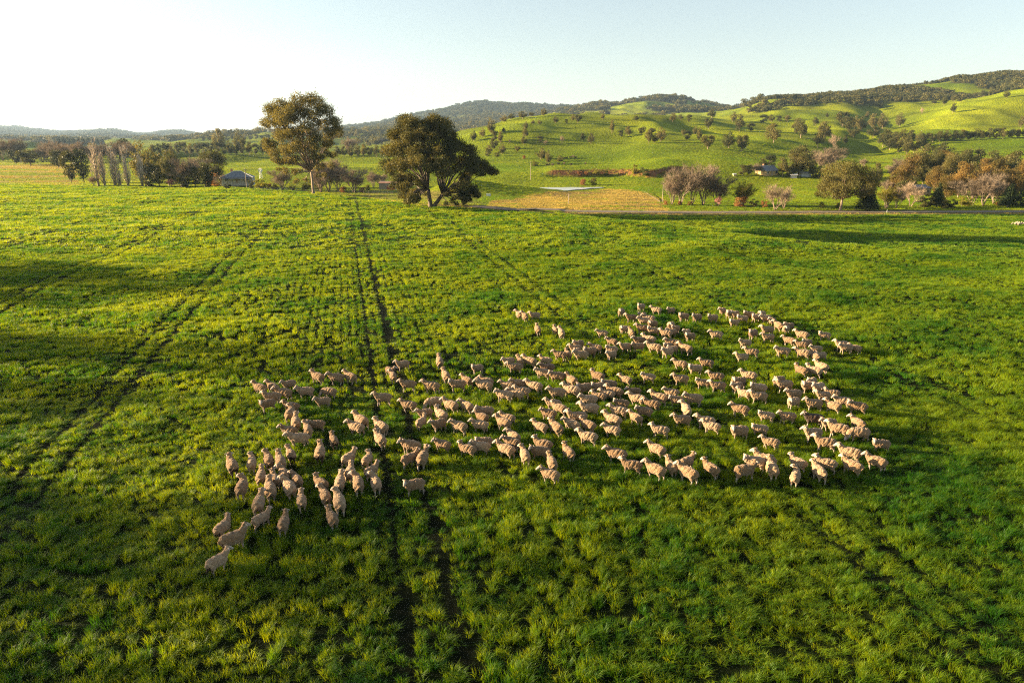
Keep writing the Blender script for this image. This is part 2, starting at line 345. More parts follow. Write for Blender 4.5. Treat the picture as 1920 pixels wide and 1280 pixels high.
# dam water
WZ = -5.72
def onplane(px, py):
    u = (px-960)/FPX; v = (640-py)/FPX; f = CP+SP*v; wz = -SP+CP*v; tt = (WZ-CAMZ)/wz; return (u*tt, f*tt, WZ)
W = [onplane(*q) for q in [(1009,352.6),(1014,351.6),(1028,351.2),(1050,351.5),(1072,350.9),(1096,351.3),(1118,350.8),(1134,351.2),(1130,352.0),(1116,352.9),(1104,353.4),(1092,355.0),(1078,355.6),(1066,357.0),(1050,357.6),(1036,357.1),(1026,355.8),(1018,354.6),(1012,353.8)]]
m, t, out = nodes('pond_water'); p = N(t, 'ShaderNodeBsdfPrincipled', i_Roughness=.22); p.inputs['Base Color'].default_value = (.52, .56, .56, 1)  # whitish base colour stands in for the bright sky's reflection
nz = N(t, 'ShaderNodeTexNoise', i_Scale=1.5); bp = N(t, 'ShaderNodeBump', i_Strength=.06, i_Distance=.05); 
p.inputs['IOR'].default_value = 1.6
t.links.new(p.outputs[0], out.inputs[0]); M['water'] = m
pw = obj('water', mesh('water', W, [list(range(len(W)))], m)); tag(pw, kind='structure')
W2 = [onplane(*q) for q in [(1110,345.4),(1124,344.0),(1134,345.0),(1120,346.4)]]
pw = obj('water', mesh('water', W2, [list(range(len(W2)))], m)); tag(pw, kind='structure')

# ---------------------------------------------------------------- grass crop (one uncountable mass)
rng = np.random.default_rng(5)
M['grass'] = leafmat('grass_blades', (.030, .125, .003), (.180, .280, .004), (2.2, 1.5, .3), .55, .5, .12, .35)
def clump(nb, rad, h, wd, segs, seed, lean=.35):
    r = np.random.default_rng(seed); V = []; F = []
    for k in range(nb):
        a = r.uniform(0, 6.283); d = rad*math.sqrt(r.uniform()); bx, by_ = d*math.cos(a), d*math.sin(a)
        hh = h*r.uniform(.55, 1.15); az = a + r.normal(0, 1.0); ln = hh*r.uniform(.25, 1.0)*lean*2; dx, dy = math.cos(az)*ln + .06*h*4*.5, math.sin(az)*ln - .02
        wa = az + 1.57 + r.normal(0, .4); wx, wy = math.cos(wa)*wd/2, math.sin(wa)*wd/2; b0 = len(V)
        for s in range(segs+1):
            q = s/segs; cx = bx+dx*q*q; cy = by_+dy*q*q; cz = hh*(q-.28*q*q*q*lean*2)
            ww = (1-q)**.6 if s < segs else 0.0
            if s < segs: V += [(cx-wx*ww, cy-wy*ww, cz), (cx+wx*ww, cy+wy*ww, cz)]
            else: V.append((cx, cy, cz))
        for s in range(segs-1): F.append([b0+2*s, b0+2*s+1, b0+2*s+3, b0+2*s+2])
        F.append([b0+2*segs-2, b0+2*segs-1, b0+2*segs])
    return mesh('grass_clump', V, F, M['grass'])
def instancer(name, P, rot, scl, idx, sources, label, cat='grass'):
    colx = bpy.data.collections.new(name+'_sources')
    for k, me in enumerate(sources):
        o = bpy.data.objects.new('%s_source_%02d' % (name, k), me); colx.objects.link(o)
    me = bpy.data.meshes.new(name); me.vertices.add(len(P)); me.vertices.foreach_set('co', P.astype(np.float32).ravel())
    me.attributes.new('rot', 'FLOAT_VECTOR', 'POINT').data.foreach_set('vector', rot.astype(np.float32).ravel())
    me.attributes.new('scl', 'FLOAT_VECTOR', 'POINT').data.foreach_set('vector', scl.astype(np.float32).ravel())
    me.attributes.new('pick', 'INT', 'POINT').data.foreach_set('value', idx.astype(np.int32))
    o = obj(name, me); g = bpy.data.node_groups.new(name+'_nodes', 'GeometryNodeTree')
    g.interface.new_socket('Geometry', in_out='INPUT', socket_type='NodeSocketGeometry'); g.interface.new_socket('Geometry', in_out='OUTPUT', socket_type='NodeSocketGeometry')
    gi = g.nodes.new('NodeGroupInput'); go = g.nodes.new('NodeGroupOutput'); ci = g.nodes.new('GeometryNodeCollectionInfo')
    ci.inputs['Collection'].default_value = colx; ci.inputs['Separate Children'].default_value = True; ci.inputs['Reset Children'].default_value = True
    ip = g.nodes.new('GeometryNodeInstanceOnPoints'); ip.inputs['Pick Instance'].default_value = True
    def na(ty, nm):
        n = g.nodes.new('GeometryNodeInputNamedAttribute'); n.data_type = ty; n.inputs['Name'].default_value = nm; return n.outputs['Attribute']
    g.links.new(gi.outputs[0], ip.inputs['Points']); g.links.new(ci.outputs[0], ip.inputs['Instance'])
    g.links.new(na('INT', 'pick'), ip.inputs['Instance Index']); g.links.new(na('FLOAT_VECTOR', 'rot'), ip.inputs['Rotation']); g.links.new(na('FLOAT_VECTOR', 'scl'), ip.inputs['Scale'])
    g.links.new(ip.outputs[0], go.inputs[0]); md = o.modifiers.new('scatter', 'NODES'); md.node_group = g
    if label: tag(o, label, cat)
    tag(o, kind='stuff'); return o
def zone(y0, y1, dens, half=.95, pad=8):
    a = half*(y1**2-y0**2)+2*pad*(y1-y0); n = int(a*dens)
    Y = np.sqrt(rng.uniform(y0**2, y1**2, n)); X = rng.uniform(-1, 1, n)*(half*Y+pad); return X, Y
def s_main(X, Y): return (X+.24*Y)/1.0284-1.93
def crop_keep(X, Y, rowamt):
    tk = track(X, Y); s = (X+.24*Y)/1.0284
    row = .5+.5*np.cos(2*np.pi*s/.72); rowamt = np.clip(rowamt*(.45+1.5*np.exp(-((s_main(X, Y)+2)/13)**2)), 0, .93); wv = .55+.9*fbm(X/1.3, Y/3.5, 2, 87); k = ((tk > wv*np.where(np.abs(s_main(X, Y)) < 4, .22, np.where(s_main(X, Y) > 4, .08, .19))) | (rng.uniform(size=len(X)) < .07)) & (Y < edgeY(X, Y)-.6)
    return k & (rng.uniform(size=len(X)) < 1-rowamt*(1-row))
def height(X, Y):
    n = fbm(X/1.1, Y/.8, 3, 71); n2 = fbm(X/9, Y/7, 2, 73); tk = track(X, Y)
    return (.62 + .72*np.clip((n-.34)*2.6, 0, 1))*(.75+.5*n2)*(.50+.22*sstep(.12, .3, tk)+.28*sstep(.3, .8, tk))
def crop(name, y0, y1, dens, srcs, base, rowamt, off=0):
    X, Y = zone(y0, y1, dens); k = crop_keep(X, Y, rowamt); X, Y = X[k], Y[k]; n = len(X)
    h = height(X, Y)*base; wd = base*rng.uniform(.8, 1.25, n)
    rot = np.stack([rng.normal(0, .10, n), rng.normal(0, .10, n), rng.uniform(-.9, .9, n)+np.pi*(rng.uniform(size=n) < .12)], 1)
    P = np.stack([X, Y, terr(X, Y)-.01], 1)
    return P, rot, np.stack([wd, wd, h], 1), rng.integers(0, len(srcs), n)+off
near = [clump(44, .15, .36, .012, 3, 100+k, .45) for k in range(8)]
mid = [clump(30, .20, .36, .024, 2, 200+k) for k in range(5)]
farc = [clump(34, .42, .36, .055, 1, 300+k) for k in range(5)]
src = near+mid+farc; parts = [crop('a', 13, 42, 17.0, near, 1.0, .30), crop('b', 42, 105, 11.0, mid, 1.0, .5, 8), crop('c', 105, 275, 2.6, farc, 1.05, .6, 13)]
P, rot, scl, idx = [np.concatenate([q[k] for q in parts]) for k in range(4)]
print('grass clumps', len(P))
instancer('grass', P, rot, scl, idx, src, 'lush green crop grass covering the whole field around the flock', 'grass')
# pasture tufts beyond the field
X, Y = zone(175, 620, .36); k = (Y > edgeY(X, Y)+1.5) & (Y < 620); c_ = colpx(X, Y); k &= (np.abs(Y-(228+10*np.clip((X+24)/38, 0, 1))) > 0)
Z_ = terr(X, Y); px_, py_ = pix(X, Y, Z_); wet = (px_ > 1004) & (px_ < 1142) & (py_ > 348) & (py_ < 360)
rdY = np.interp(960+1335.0*X/Y, [960+1335.0*a/b for a, b in pr], [b for a, b in pr]); wet |= (np.abs(Y-rdY) < 3.6) & (X > pr[0][0])
k &= ~wet; k &= rng.uniform(size=len(X)) < (.25+.75*sstep(620, 300, Y)); X, Y = X[k], Y[k]; n = len(X)
M['pasture'] = leafmat('pasture_blades', (.08, .19, .004), (.20, .28, .008), (1.9, 1.3, .3), .45, .5, .02, .2)
M['stubble'] = leafmat('stubble_stalks', (.28, .22, .06), (.46, .34, .08), (1.2, 1.1, .6), .35, .6, .05, .2)
def psrc(mat):
    r_ = []
    for q in range(3):
        me = clump(30, .8, .26, .13, 1, 400+q, .25); me.materials.clear(); me.materials.append(mat); r_.append(me)
    return r_
c_ = colpx(X, Y)
dry = ((c_ < 135) & (Y < 500) & (fbm(X/70, Y/9, 3, 97) > .42)) | ((drymask(X, Y, terr(X, Y)) > .5) & (fbm(X/30, Y/6, 3, 99) > .38)) | (Y < edgeY(X, Y)+4)
s_ = (.6+.7*fbm(X/8, Y/14, 3, 77))
P = np.stack([X, Y, terr(X, Y)-.02], 1); rot = np.stack([rng.normal(0, .08, n), rng.normal(0, .08, n), rng.uniform(0, 6.28, n)], 1)
S3 = np.stack([s_*1.1, s_*1.1, s_], 1); ix = rng.integers(0, 3, n)
print('pasture tufts', n)
instancer('pasture_grass', P[~dry], rot[~dry], S3[~dry], ix[~dry], psrc(M['pasture']), 'bright green pasture grass beyond the road and creek', 'grass')
instancer('stubble', P[dry], rot[dry], S3[dry], ix[dry], psrc(M['stubble']), 'dry golden stubble and rough verge grass behind the crop', 'stubble')
# ---------------------------------------------------------------- sheep
def organic(spheres, voxel, name):
    """one continuous body: overlapping spheres fused by a voxel remesh"""
    import bmesh
    bm = bmesh.new(); base = bmesh.new(); bmesh.ops.create_icosphere(base, subdivisions=2, radius=1)
    bv = [v.co.copy() for v in base.verts]; bf = [[v.index for v in f.verts] for f in base.faces]; base.free()
    V = []; F = []
    for (c, r) in spheres:
        b = len(V); V += [(c[0]+v.x*r[0], c[1]+v.y*r[1], c[2]+v.z*r[2]) for v in bv]; F += [[b+i for i in f] for f in bf]
    me = bpy.data.meshes.new('tmp'); me.from_pydata(V, [], F); o = bpy.data.objects.new('tmp', me); scene.collection.objects.link(o)
    md = o.modifiers.new('r', 'REMESH'); md.mode = 'VOXEL'; md.voxel_size = voxel; md.use_smooth_shade = True
    sm = o.modifiers.new('s', 'SMOOTH'); sm.iterations = 2; sm.factor = .5
    dg = bpy.context.evaluated_depsgraph_get(); out = bpy.data.meshes.new_from_object(o.evaluated_get(dg)); out.name = name
    bpy.data.objects.remove(o); bpy.data.meshes.remove(me); return out
def chain(pts, rs, step=.35):
    out = []
    for a, b, ra, rb in zip(pts, pts[1:], rs, rs[1:]):
        ra = ra if isinstance(ra, tuple) else (ra,)*3; rb = rb if isinstance(rb, tuple) else (rb,)*3
        L = math.dist(a, b); n = max(2, int(L/(min(min(ra), min(rb))*step))+1)
        for k in range(n+1):
            t = k/n; out.append((tuple(a[i]*(1-t)+b[i]*t for i in range(3)), tuple(ra[i]*(1-t)+rb[i]*t for i in range(3))))
    return out
def fleece(name, c1, c2):
    m, t, out = nodes(name); tc = N(t, 'ShaderNodeTexCoord'); oi = N(t, 'ShaderNodeObjectInfo')
    nz = N(t, 'ShaderNodeTexNoise', i_Scale=9.0, i_Detail=6.0); vo = N(t, 'ShaderNodeTexVoronoi', i_Scale=26.0)
    t.links.new(tc.outputs['Object'], nz.inputs['Vector']); t.links.new(tc.outputs['Object'], vo.inputs['Vector'])
    c = ramp(t, nz.outputs[0], [(.32, c1), (.68, c2)]); r = ramp(t, oi.outputs['Random'], [(0, (.72, .66, .58)), (.5, (1.0, .96, .90)), (1, (1.25, 1.25, 1.25))])
    c = mixc(t, 1.0, c, r, 'MULTIPLY'); p = N(t, 'ShaderNodeBsdfPrincipled', i_Roughness=.95); p.inputs['Specular IOR Level'].default_value = .05
    p.inputs['Sheen Weight'].default_value = .25; p.inputs['Sheen Roughness'].default_value = .4
    b = N(t, 'ShaderNodeBump', i_Strength=1.0, i_Distance=.04); t.links.new(vo.outputs[0], b.inputs['Height']); t.links.new(b.outputs[0], p.inputs['Normal'])
    t.links.new(c, p.inputs['Base Color']); t.links.new(p.outputs[0], out.inputs[0]); return m
M['fleece'] = fleece('cream_fleece', (.235, .152, .088), (.385, .268, .164)); M['brownfleece'] = fleece('brown_fleece', (.17, .105, .07), (.27, .17, .11))
M['blackfleece'] = fleece('black_fleece', (.05, .035, .028), (.10, .07, .05))
M['face'] = plain('sheep_face_hair', (.30, .24, .20), .9, (.40, .34, .29), 9, spec=.1); M['darkcoat'] = plain('dark_coat', (.03, .02, .015), .9, (.08, .055, .04), 12, spec=.1)  # very dark coat for patches low on sheep rumps and for the cows
M['eye'] = plain('dark_eye', (.01, .01, .01), .3)
def sheep_mesh(name, hy=0.0, graze=False, step=0.0, dark_rump=False, fl='fleece'):
    S = []
    xs = [-.47, -.40, -.27, -.08, .12, .27, .36]; ry = [.12, .20, .25, .265, .25, .215, .17]; rz = [.14, .22, .26, .28, .275, .24, .20]; zc = [.60, .59, .585, .575, .575, .59, .62]
    pr = [(x, 0, z) for x, z in zip(xs, zc)]
    for a in range(len(xs)-1):
        for k in range(4):
            t = k/4; S.append((((xs[a]*(1-t)+xs[a+1]*t), 0, zc[a]*(1-t)+zc[a+1]*t), (.13, ry[a]*(1-t)+ry[a+1]*t, rz[a]*(1-t)+rz[a+1]*t)))
    def rot(p, f):       # turn points of neck and head about the shoulders
        a = hy*f; x, y = p[0]-.30, p[1]; return (.30+x*math.cos(a)-y*math.sin(a), x*math.sin(a)+y*math.cos(a), p[2])
    if graze: nk = [(.30, 0, .62), (.46, 0, .58), (.57, 0, .44), (.62, 0, .36)]; hd = [(.62, 0, .36), (.69, 0, .26), (.74, 0, .15)]
    else: nk = [(.27, 0, .64), (.39, 0, .74), (.48, 0, .86), (.52, 0, .92)]; hd = [(.52, 0, .93), (.61, 0, .89), (.73, 0, .80)]
    nk = [rot(p, f) for p, f in zip(nk, (0, .35, .8, 1))]; hd = [rot(p, 1.0) for p in hd]
    S += chain(nk, [.19, .165, .135, .12]); S += chain(hd, [.112, .088, .056])
    e = .10; hx, hyy, hz = hd[0]; ca, sa = math.cos(hy), math.sin(hy)
    for s in (-1, 1):
        S += chain([(hx-sa*s*.06, hyy+ca*s*.06, hz+.045), (hx-.03*ca-sa*s*.15, hyy-.03*sa+ca*s*.15, hz+.05), (hx-.05*ca-sa*s*.20, hyy-.05*sa+ca*s*.20, hz+.02)], [.028, .030, .016], .5)
    st = step
    for s, ph in ((1, st), (-1, -st)):
        S += chain([(.25, s*.11, .48), (.26+ph*.4, s*.105, .29), (.26+ph, s*.10, .03)], [.095, .045, .034], .4)
        S += chain([(-.33, s*.12, .52), (-.31-ph*.2, s*.125, .40), (-.41-ph*.7, s*.115, .24), (-.37-ph, s*.11, .03)], [.14, .10, .045, .034], .4)
    S += chain([(-.52, 0, .66), (-.575, 0, .56)], [.045, .03], .4)
    me = organic(S, .022, name)
    n = len(me.vertices); co = np.empty(n*3, np.float32); me.vertices.foreach_get('co', co); co = co.reshape(-1, 3); no = np.empty(n*3, np.float32); me.vertices.foreach_get('normal', no); no = no.reshape(-1, 3)
    body = (co[:, 2] > .34) & (co[:, 0] < .50); k = (fbm(co[:, 0]*9+co[:, 2]*5+40, co[:, 1]*9+co[:, 2]*7+40, 3, 5)-.5)*.075
    co += no*(k*body)[:, None]; me.vertices.foreach_set('co', co.ravel())
    for q in (M[fl], M['face'], M['darkcoat'], M['eye']): me.materials.append(q)
    h0 = np.array(hd[0]); h1 = np.array(hd[2]); ax = (h1-h0)/np.linalg.norm(h1-h0)
    cen = np.empty(len(me.polygons)*3, np.float32); me.polygons.foreach_get('center', cen); cen = cen.reshape(-1, 3)
    al = (cen-h0)@ax; dist = np.linalg.norm(cen-h0-al[:, None]*ax, axis=1); mi = np.zeros(len(cen), np.int32)
    mi[(al > .045) & (al < .4) & (dist < .12)] = 1; mi[(cen[:, 2] < .27) & ((not graze) | (cen[:, 0] < .5))] = 1
    ear = (np.abs((cen[:, 0]-hx)*-sa+(cen[:, 1]-hyy)*ca) > .105) & (np.abs(al) < .2) & (dist < .24) & (cen[:, 2] > h0[2]-.03); mi[ear] = 1
    if dark_rump: mi[(cen[:, 0] < -.36) & (cen[:, 2] < .56+.05*np.sin(cen[:, 1]*20)) & (np.abs(cen[:, 1]) < .19)] = 2  # wide dark patch over the lower rear
    else: mi[(cen[:, 0] < -.50) & (cen[:, 2] < .50) & (np.abs(cen[:, 1]) < .07)] = 2  # otherwise a small dark patch below the tail
    for s in (-1, 1):
        ep = h0+ax*.085+np.array([-sa*s*.078, ca*s*.078, .026]); mi[np.linalg.norm(cen-ep, axis=1) < .024] = 3
    me.polygons.foreach_set('material_index', mi); me.polygons.foreach_set('use_smooth', np.ones(len(cen), bool)); me.update(); return me
SM = {'': [sheep_mesh('sheep', 0, step=.05), sheep_mesh('sheep', .5, step=-.07), sheep_mesh('sheep', -.4, step=.08), sheep_mesh('sheep', .95, step=.03), sheep_mesh('sheep', .2, step=-.10)],
      'D': [sheep_mesh('sheep', -.1, step=.09, dark_rump=True), sheep_mesh('sheep', .3, step=-.06, dark_rump=True)], 'G': [sheep_mesh('sheep', .3, graze=True, step=.06)],
      'T': [sheep_mesh('sheep', .85, step=.07)], 'B': [sheep_mesh('sheep', .3, step=.05, fl='brownfleece')], 'K': [sheep_mesh('sheep', .2, step=.05, fl='blackfleece')]}
SHEEP = """1196,568,12.56,64.76,-134, 1219,569,13.88,63.95,159, 1251,571,15.33,63.95,-152, 1350,575,20.1,63.37,-129, 970,577,0.62,61.93,106, 1398,580,22.08,61.73,179, 1364,580,20.36,62.1,-134, 1373,581,20.85,61.93,-138, 1194,581,12.17,61.92,-150, 995,582,2.11,61.54,-166, 1420,582,23.25,61.78,-148, 981,582,1.17,60.71,105, 1158,582,10.25,62.26,-117, 1410,586,22.43,60.92,-145, 1271,586,15.73,60.75,-164, 1385,587,21.04,60.45,-179, 1174,587,10.89,60.53,-169, 1205,587,12.41,60.14,162, 1429,588,23.14,60.28,-168, 1326,588,18.33,60.42,-157, 1297,589,16.85,60.29,-146, 1198,592,11.81,59.26,171, 1445,592,23.52,59.74,-129, 1366,594,19.86,59.16,-170, 1453,596,23.42,58,106, 1217,600,12.36,58.07,-152, 1472,601,24.31,57.86,-158, 1252,604,13.83,57.59,-127, 1006,606,2.18,56.41,99, 1038,606,3.67,56.35,107, 1262,606,14.17,57,-141, 1469,606,23.73,57.08,-134, 1192,606,11.25,56.69,177, 1431,608,21.92,56.52,-173, 1163,608,9.6,56.56,-148, 1217,609,12.08,56.19,176, 1181,610,10.05,55.5,96, 1249,612,13.53,55.86,-165, 1050,612,4.13,55.15,96, 1237,613,12.96,55.33,163, 1495,614,24.32,55.12,145, 1278,615,14.88,55.97,-131, 1118,615,7.54,55.04,170, 1535,617,26.07,54.81,170, 1331,617,17.02,54.81,172, 1429,619,21.26,54.53,179, 1401,619,20.26,55.31,-135,B 1285,620,14.75,54.45,-162, 1470,623,22.63,53.57,141, 1206,625,11.12,53.31,155, 1137,629,8.01,52.69,145, 1188,629,10.29,52.92,-171, 1507,630,23.84,52.89,-158, 1388,632,18.71,52.53,-178, 1493,632,23.18,52.39,164, 1571,633,26.36,52.32,-177, 1596,634,27.22,51.83,138, 1249,636,12.65,51.76,167, 1576,637,26.4,51.67,-177, 1106,638,6.55,51.38,159, 1521,639,23.99,51.47,-177, 1077,639,5.27,51.91,-134, 1184,640,9.9,51.32,-170, 1069,641,4.95,51.15,-158, 1159,641,8.9,51.31,-157, 1135,642,7.77,50.9,177, 1212,644,10.96,50.42,159, 1242,644,12.13,51.02,-142, 1274,647,13.24,49.88,134, 1456,647,20.78,50.13,170, 1057,647,4.26,49.7,112, 1498,648,22.18,49.77,153, 1093,648,6.01,50.29,-155, 1076,649,5.02,50.48,-119, 1521,650,22.99,49.44,108, 1399,650,18.27,49.74,169, 1254,651,12.32,50.01,-152, 1039,652,3.64,49.37,165, 1529,652,23.64,49.82,-156, 1135,655,7.53,49.43,-142, 1075,656,5.16,49.05,-169, 1237,658,11.74,49.23,-143, 1379,660,17.14,48.53,-174, 972,660,0.57,47.81,106, 822,661,-5.34,47.75,100, 1009,662,2.48,47.98,159, 979,664,1.29,47.67,150, 941,667,-0.25,47.79,-147, 1312,668,14.15,47.27,168, 1262,670,12.18,47.04,162, 740,672,-7.98,47.25,-143, 1531,675,22.03,46.12,122, 950,676,0.2,46.42,-178, 1289,678,13.05,46.21,-173, 1009,679,2.49,46.08,-178,B 880,680,-2.49,46.17,-156, 1491,681,20.27,45.37,122, 740,682,-8.68,46.06,-45, 1516,684,21.12,45.22,142, 732,684,-8.28,44.81,110, 580,685,-13.54,44.92,150, 831,687,-4.61,44.71,113, 1005,687,2.13,44.88,161, 647,689,-11.17,44.52,141, 1108,691,5.87,44.34,145, 1388,691,16.28,44.44,158, 614,692,-12.14,44.5,-179, 1328,692,14.02,44.37,169, 1200,693,9.33,44.22,169, 1159,695,7.72,43.87,148, 1029,695,3.06,44.06,169, 864,695,-3.07,43.73,138, 1061,696,4.01,43.46,123, 1260,699,11.44,43.69,180, 900,700,-1.73,43.48,157, 523,704,-15.14,43.58,-138, 502,705,-15.93,42.74,141, 1307,706,12.71,42.84,167, 892,706,-1.8,42.89,-176, 1127,707,6.45,42.89,175, 1369,708,15.09,42.94,-164, 1446,708,17.85,43.11,-153, 473,708,-16.68,42.44,154, 841,709,-3.64,42.76,-171, 750,709,-6.91,42.63,-174, 791,709,-5.35,42.43,167, 941,710,-0.33,42.23,154, 955,710,0.42,42.53,-179, 889,711,-1.85,42.27,167, 1520,712,19.99,42.86,-132, 986,712,1.44,42.07,155, 1455,712,17.97,42.41,-171, 1330,713,13.51,42.2,-179, 1109,713,5.68,42.36,-151, 1500,715,19.41,42.11,-165, 1408,715,16.07,41.92,177, 1086,717,4.71,41.94,-150, 1177,717,7.93,41.76,-178, 1138,717,6.64,41.5,153, 1373,717,14.74,42.1,-142, 554,718,-13.49,41.78,-172, 1054,718,3.83,41.4,155, 513,719,-14.81,41.48,167, 1243,719,10.3,41.44,164, 1523,720,19.95,41.81,-142, 963,722,0.65,41.25,173, 1123,722,6.12,41.14,169, 1388,723,14.85,41,140, 1547,723,20.55,41.11,172, 603,724,-11.96,41.88,169,G 1027,726,2.86,40.92,-178, 950,726,0.25,40.76,159, 1106,727,5.52,40.65,162, 933,727,-0.5,40.53,162, 1472,727,17.98,40.86,-171, 490,729,-15.3,40.72,-167, 1527,730,19.69,40.51,-178, 1405,731,15.57,40.39,179, 700,731,-8.19,40.45,-173, 1219,732,9.21,40.07,151, 1180,733,7.83,40,155, 585,736,-11.91,40.13,-164, 1256,736,10.24,39.78,169, 1282,737,11.28,39.79,175, 747,740,-6.41,39.43,167, 1564,740,20.4,39.44,166, 1086,740,4.73,39.59,-176, 831,742,-3.76,39.01,144, 1480,743,17.41,39.51,-151, 1148,743,6.72,39.26,176, 863,744,-2.78,38.86,139, 1204,744,8.55,38.99,162, 483,745,-15.17,39.48,-139, 528,745,-13.51,38.97,170, 1026,746,2.51,39.01,174, 1509,746,18.46,39.01,176, 1551,747,19.47,38.64,135, 1282,748,10.48,38.3,94, 799,748,-4.88,39.8,-158,G 1591,751,20.79,38.36,159, 1369,751,13.71,38.3,156, 1031,751,2.82,38.23,149, 551,751,-13.22,37.86,88, 1188,757,7.86,37.82,159, 818,758,-4.23,37.64,130, 1087,758,4.6,37.98,-175, 1141,758,6.32,37.77,164, 780,759,-5.24,38.11,-157, 893,759,-1.63,37.92,-170, 1013,761,2.15,37.46,154, 888,763,-1.76,37.1,142, 1418,764,14.97,37.37,172, 1183,765,7.22,36.96,122, 661,766,-8.81,36.85,142, 1457,767,16.16,37.21,179, 935,767,-0.26,36.98,158, 553,768,-12.52,36.58,107, 794,769,-5.28,36.85,62, 1511,772,17.45,36.68,169,K 1066,772,3.77,36.82,-173, 1132,772,5.78,36.42,143, 928,773,-0.5,36.26,141, 1258,774,9.83,36.64,179, 569,774,-11.56,35.59,114, 1303,774,11.15,36.49,170, 1598,775,19.72,36.06,106, 1057,777,3.39,36.06,143, 702,778,-7.47,35.95,140, 1086,779,4.3,35.9,142, 574,779,-11.29,36.37,-167, 881,780,-1.85,36.05,166, 842,780,-3.02,35.91,155, 994,780,1.59,35.8,148, 646,780,-8.87,35.85,157, 1536,781,18.13,36.19,-171, 1033,782,2.47,35.58,124, 805,783,-4.23,36.38,-136, 1315,784,11.27,35.68,160, 1405,786,13.98,35.62,171, 525,788,-12.56,35.47,169, 1128,788,5.59,35.3,156, 1550,788,18.26,35.3,157, 1219,791,8.26,35.21,167, 1368,796,12.64,35.07,-170, 953,796,0.08,34.6,131, 1508,799,16.67,34.84,-168, 620,800,-9.74,34.21,117,D 702,800,-7.22,34.26,130, 1089,802,4.14,34.38,162, 1422,806,14.01,33.99,161, 538,806,-11.68,34.28,-171, 943,809,-0.04,33.81,156, 1598,809,19.15,34.73,180,G 1529,812,16.82,33.65,163, 812,812,-3.74,33.61,159, 888,812,-1.55,33.94,-166, 1001,814,1.64,33.44,157, 1632,815,19.75,33.52,175, 749,816,-5.42,33.38,165, 880,818,-1.67,33.33,175, 1215,820,7.6,32.87,136, 855,820,-2.37,33.01,161, 599,821,-10.01,32.52,104,D 931,822,-0.33,32.81,149, 538,823,-11.54,32.46,119,D 1059,825,2.94,32.54,114, 1572,827,17.59,32.49,150, 994,828,1.43,32.65,172, 793,828,-4.56,31.86,85, 981,829,0.65,32.14,99, 665,829,-8.43,32.13,64, 697,832,-7.43,31.94,75, 1142,832,5.39,32.27,153, 497,835,-12.45,31.75,119, 470,835,-13.24,31.56,109, 784,837,-5.22,31.9,41, 1030,840,2,31.38,99, 1622,840,18.47,31.53,135, 520,840,-11.78,31.53,119, 1423,842,12.85,31.64,143, 1482,842,14.49,31.47,131, 427,842,-14.12,31.23,122,D 1580,845,17.07,31.11,122, 1532,846,15.86,31.37,155, 1298,847,8.84,31.34,34, 1397,848,12.24,31.35,170, 714,850,-6.98,30.74,57, 1253,850,7.94,30.92,105, 1442,852,12.88,30.72,86, 1169,852,5.98,31.08,166, 1527,855,15.13,30.5,99, 1324,856,9.84,30.62,122, 489,857,-12.27,30.15,105, 1217,857,7.07,30.56,133, 657,859,-7.97,30.36,90, 1497,862,13.83,30.09,63, 1418,863,11.45,30.38,14, 529,864,-11.2,30.28,118, 509,864,-11.48,29.79,116, 1276,864,8.57,30.12,133, 1013,864,1.85,30.23,154, 545,866,-10.44,29.85,124, 638,870,-8.24,29.45,102, 667,873,-7.33,29.25,107, 583,875,-9.16,29.44,142, 698,876,-6.51,29.32,114, 460,877,-12.76,29.03,95, 532,881,-10.53,28.93,122, 499,883,-11.36,28.77,116, 751,893,-4.64,29.06,-159,T 600,894,-8.65,28.22,118, 559,898,-9.64,27.91,112, 487,905,-11.45,27.58,101, 631,906,-7.85,27.65,111, 611,929,-7.9,26.51,121, 511,932,-10.96,26.45,51, 537,934,-9.87,26.12,93, 430,949,-12.3,25.6,73,D 467,970,-11.48,24.68,46,D 432,1009,-11.48,23.11,58,D"""
ORD = ['', 'first', 'second', 'third', 'fourth', 'fifth', 'sixth', 'seventh', 'eighth', 'ninth', 'tenth', 'eleventh', 'twelfth', '13th', '14th', '15th', '16th', '17th', '18th', '19th', '20th']
ROWB = [(0, 597), (597, 622), (622, 650), (650, 682), (682, 712), (712, 742), (742, 772), (772, 805), (805, 840), (840, 875), (875, 920), (920, 1200)]
ROWN = ['rearmost', 'second', 'third', 'fourth', 'fifth', 'sixth', 'seventh', 'eighth', 'ninth', 'tenth', 'eleventh', 'frontmost']
SEG = [(0, 702, "left of the wheel track"), (702, 965, 'right of the wheel track'), (965, 1200, 'mid flock'), (1200, 1400, 'right of mid flock'), (1400, 2000, 'on the right flank')]
SL = []
for e in SHEEP.split():
    a = e.split(','); SL.append((int(a[0]), int(a[1]), float(a[2]), float(a[3]), int(a[4]), a[5] if len(a) > 5 else ''))
cells = {}
for k, s in enumerate(SL):
    r = next(i for i, (a, b) in enumerate(ROWB) if a <= s[1] < b); g = next(i for i, q in enumerate(SEG) if q[0] <= s[0] < q[1]); cells.setdefault((r, g), []).append(k)
lab = {}
for (r, g), ks in cells.items():
    ks.sort(key=lambda k: SL[k][0])
    for n_, k in enumerate(ks):
        s = SL[k]; yw = s[4] % 360
        f = 'facing away' if 60 < yw < 112 else 'facing away left' if 112 <= yw < 150 else 'facing left' if 150 <= yw < 235 else 'facing right' if yw <= 60 else 'facing right'
        cl = {'': 'cream', 'D': 'dark-rumped', 'G': 'grazing', 'T': 'pale standing', 'B': 'brown', 'K': 'blackish'}[s[5]]
        o = ORD[n_+1]+' from left' if len(ks) > 1 else 'alone'
        lab[k] = '%s sheep %s, %s, %s row %s' % (cl, f, o, ROWN[r], SEG[g][2])
rs = random.Random(3)
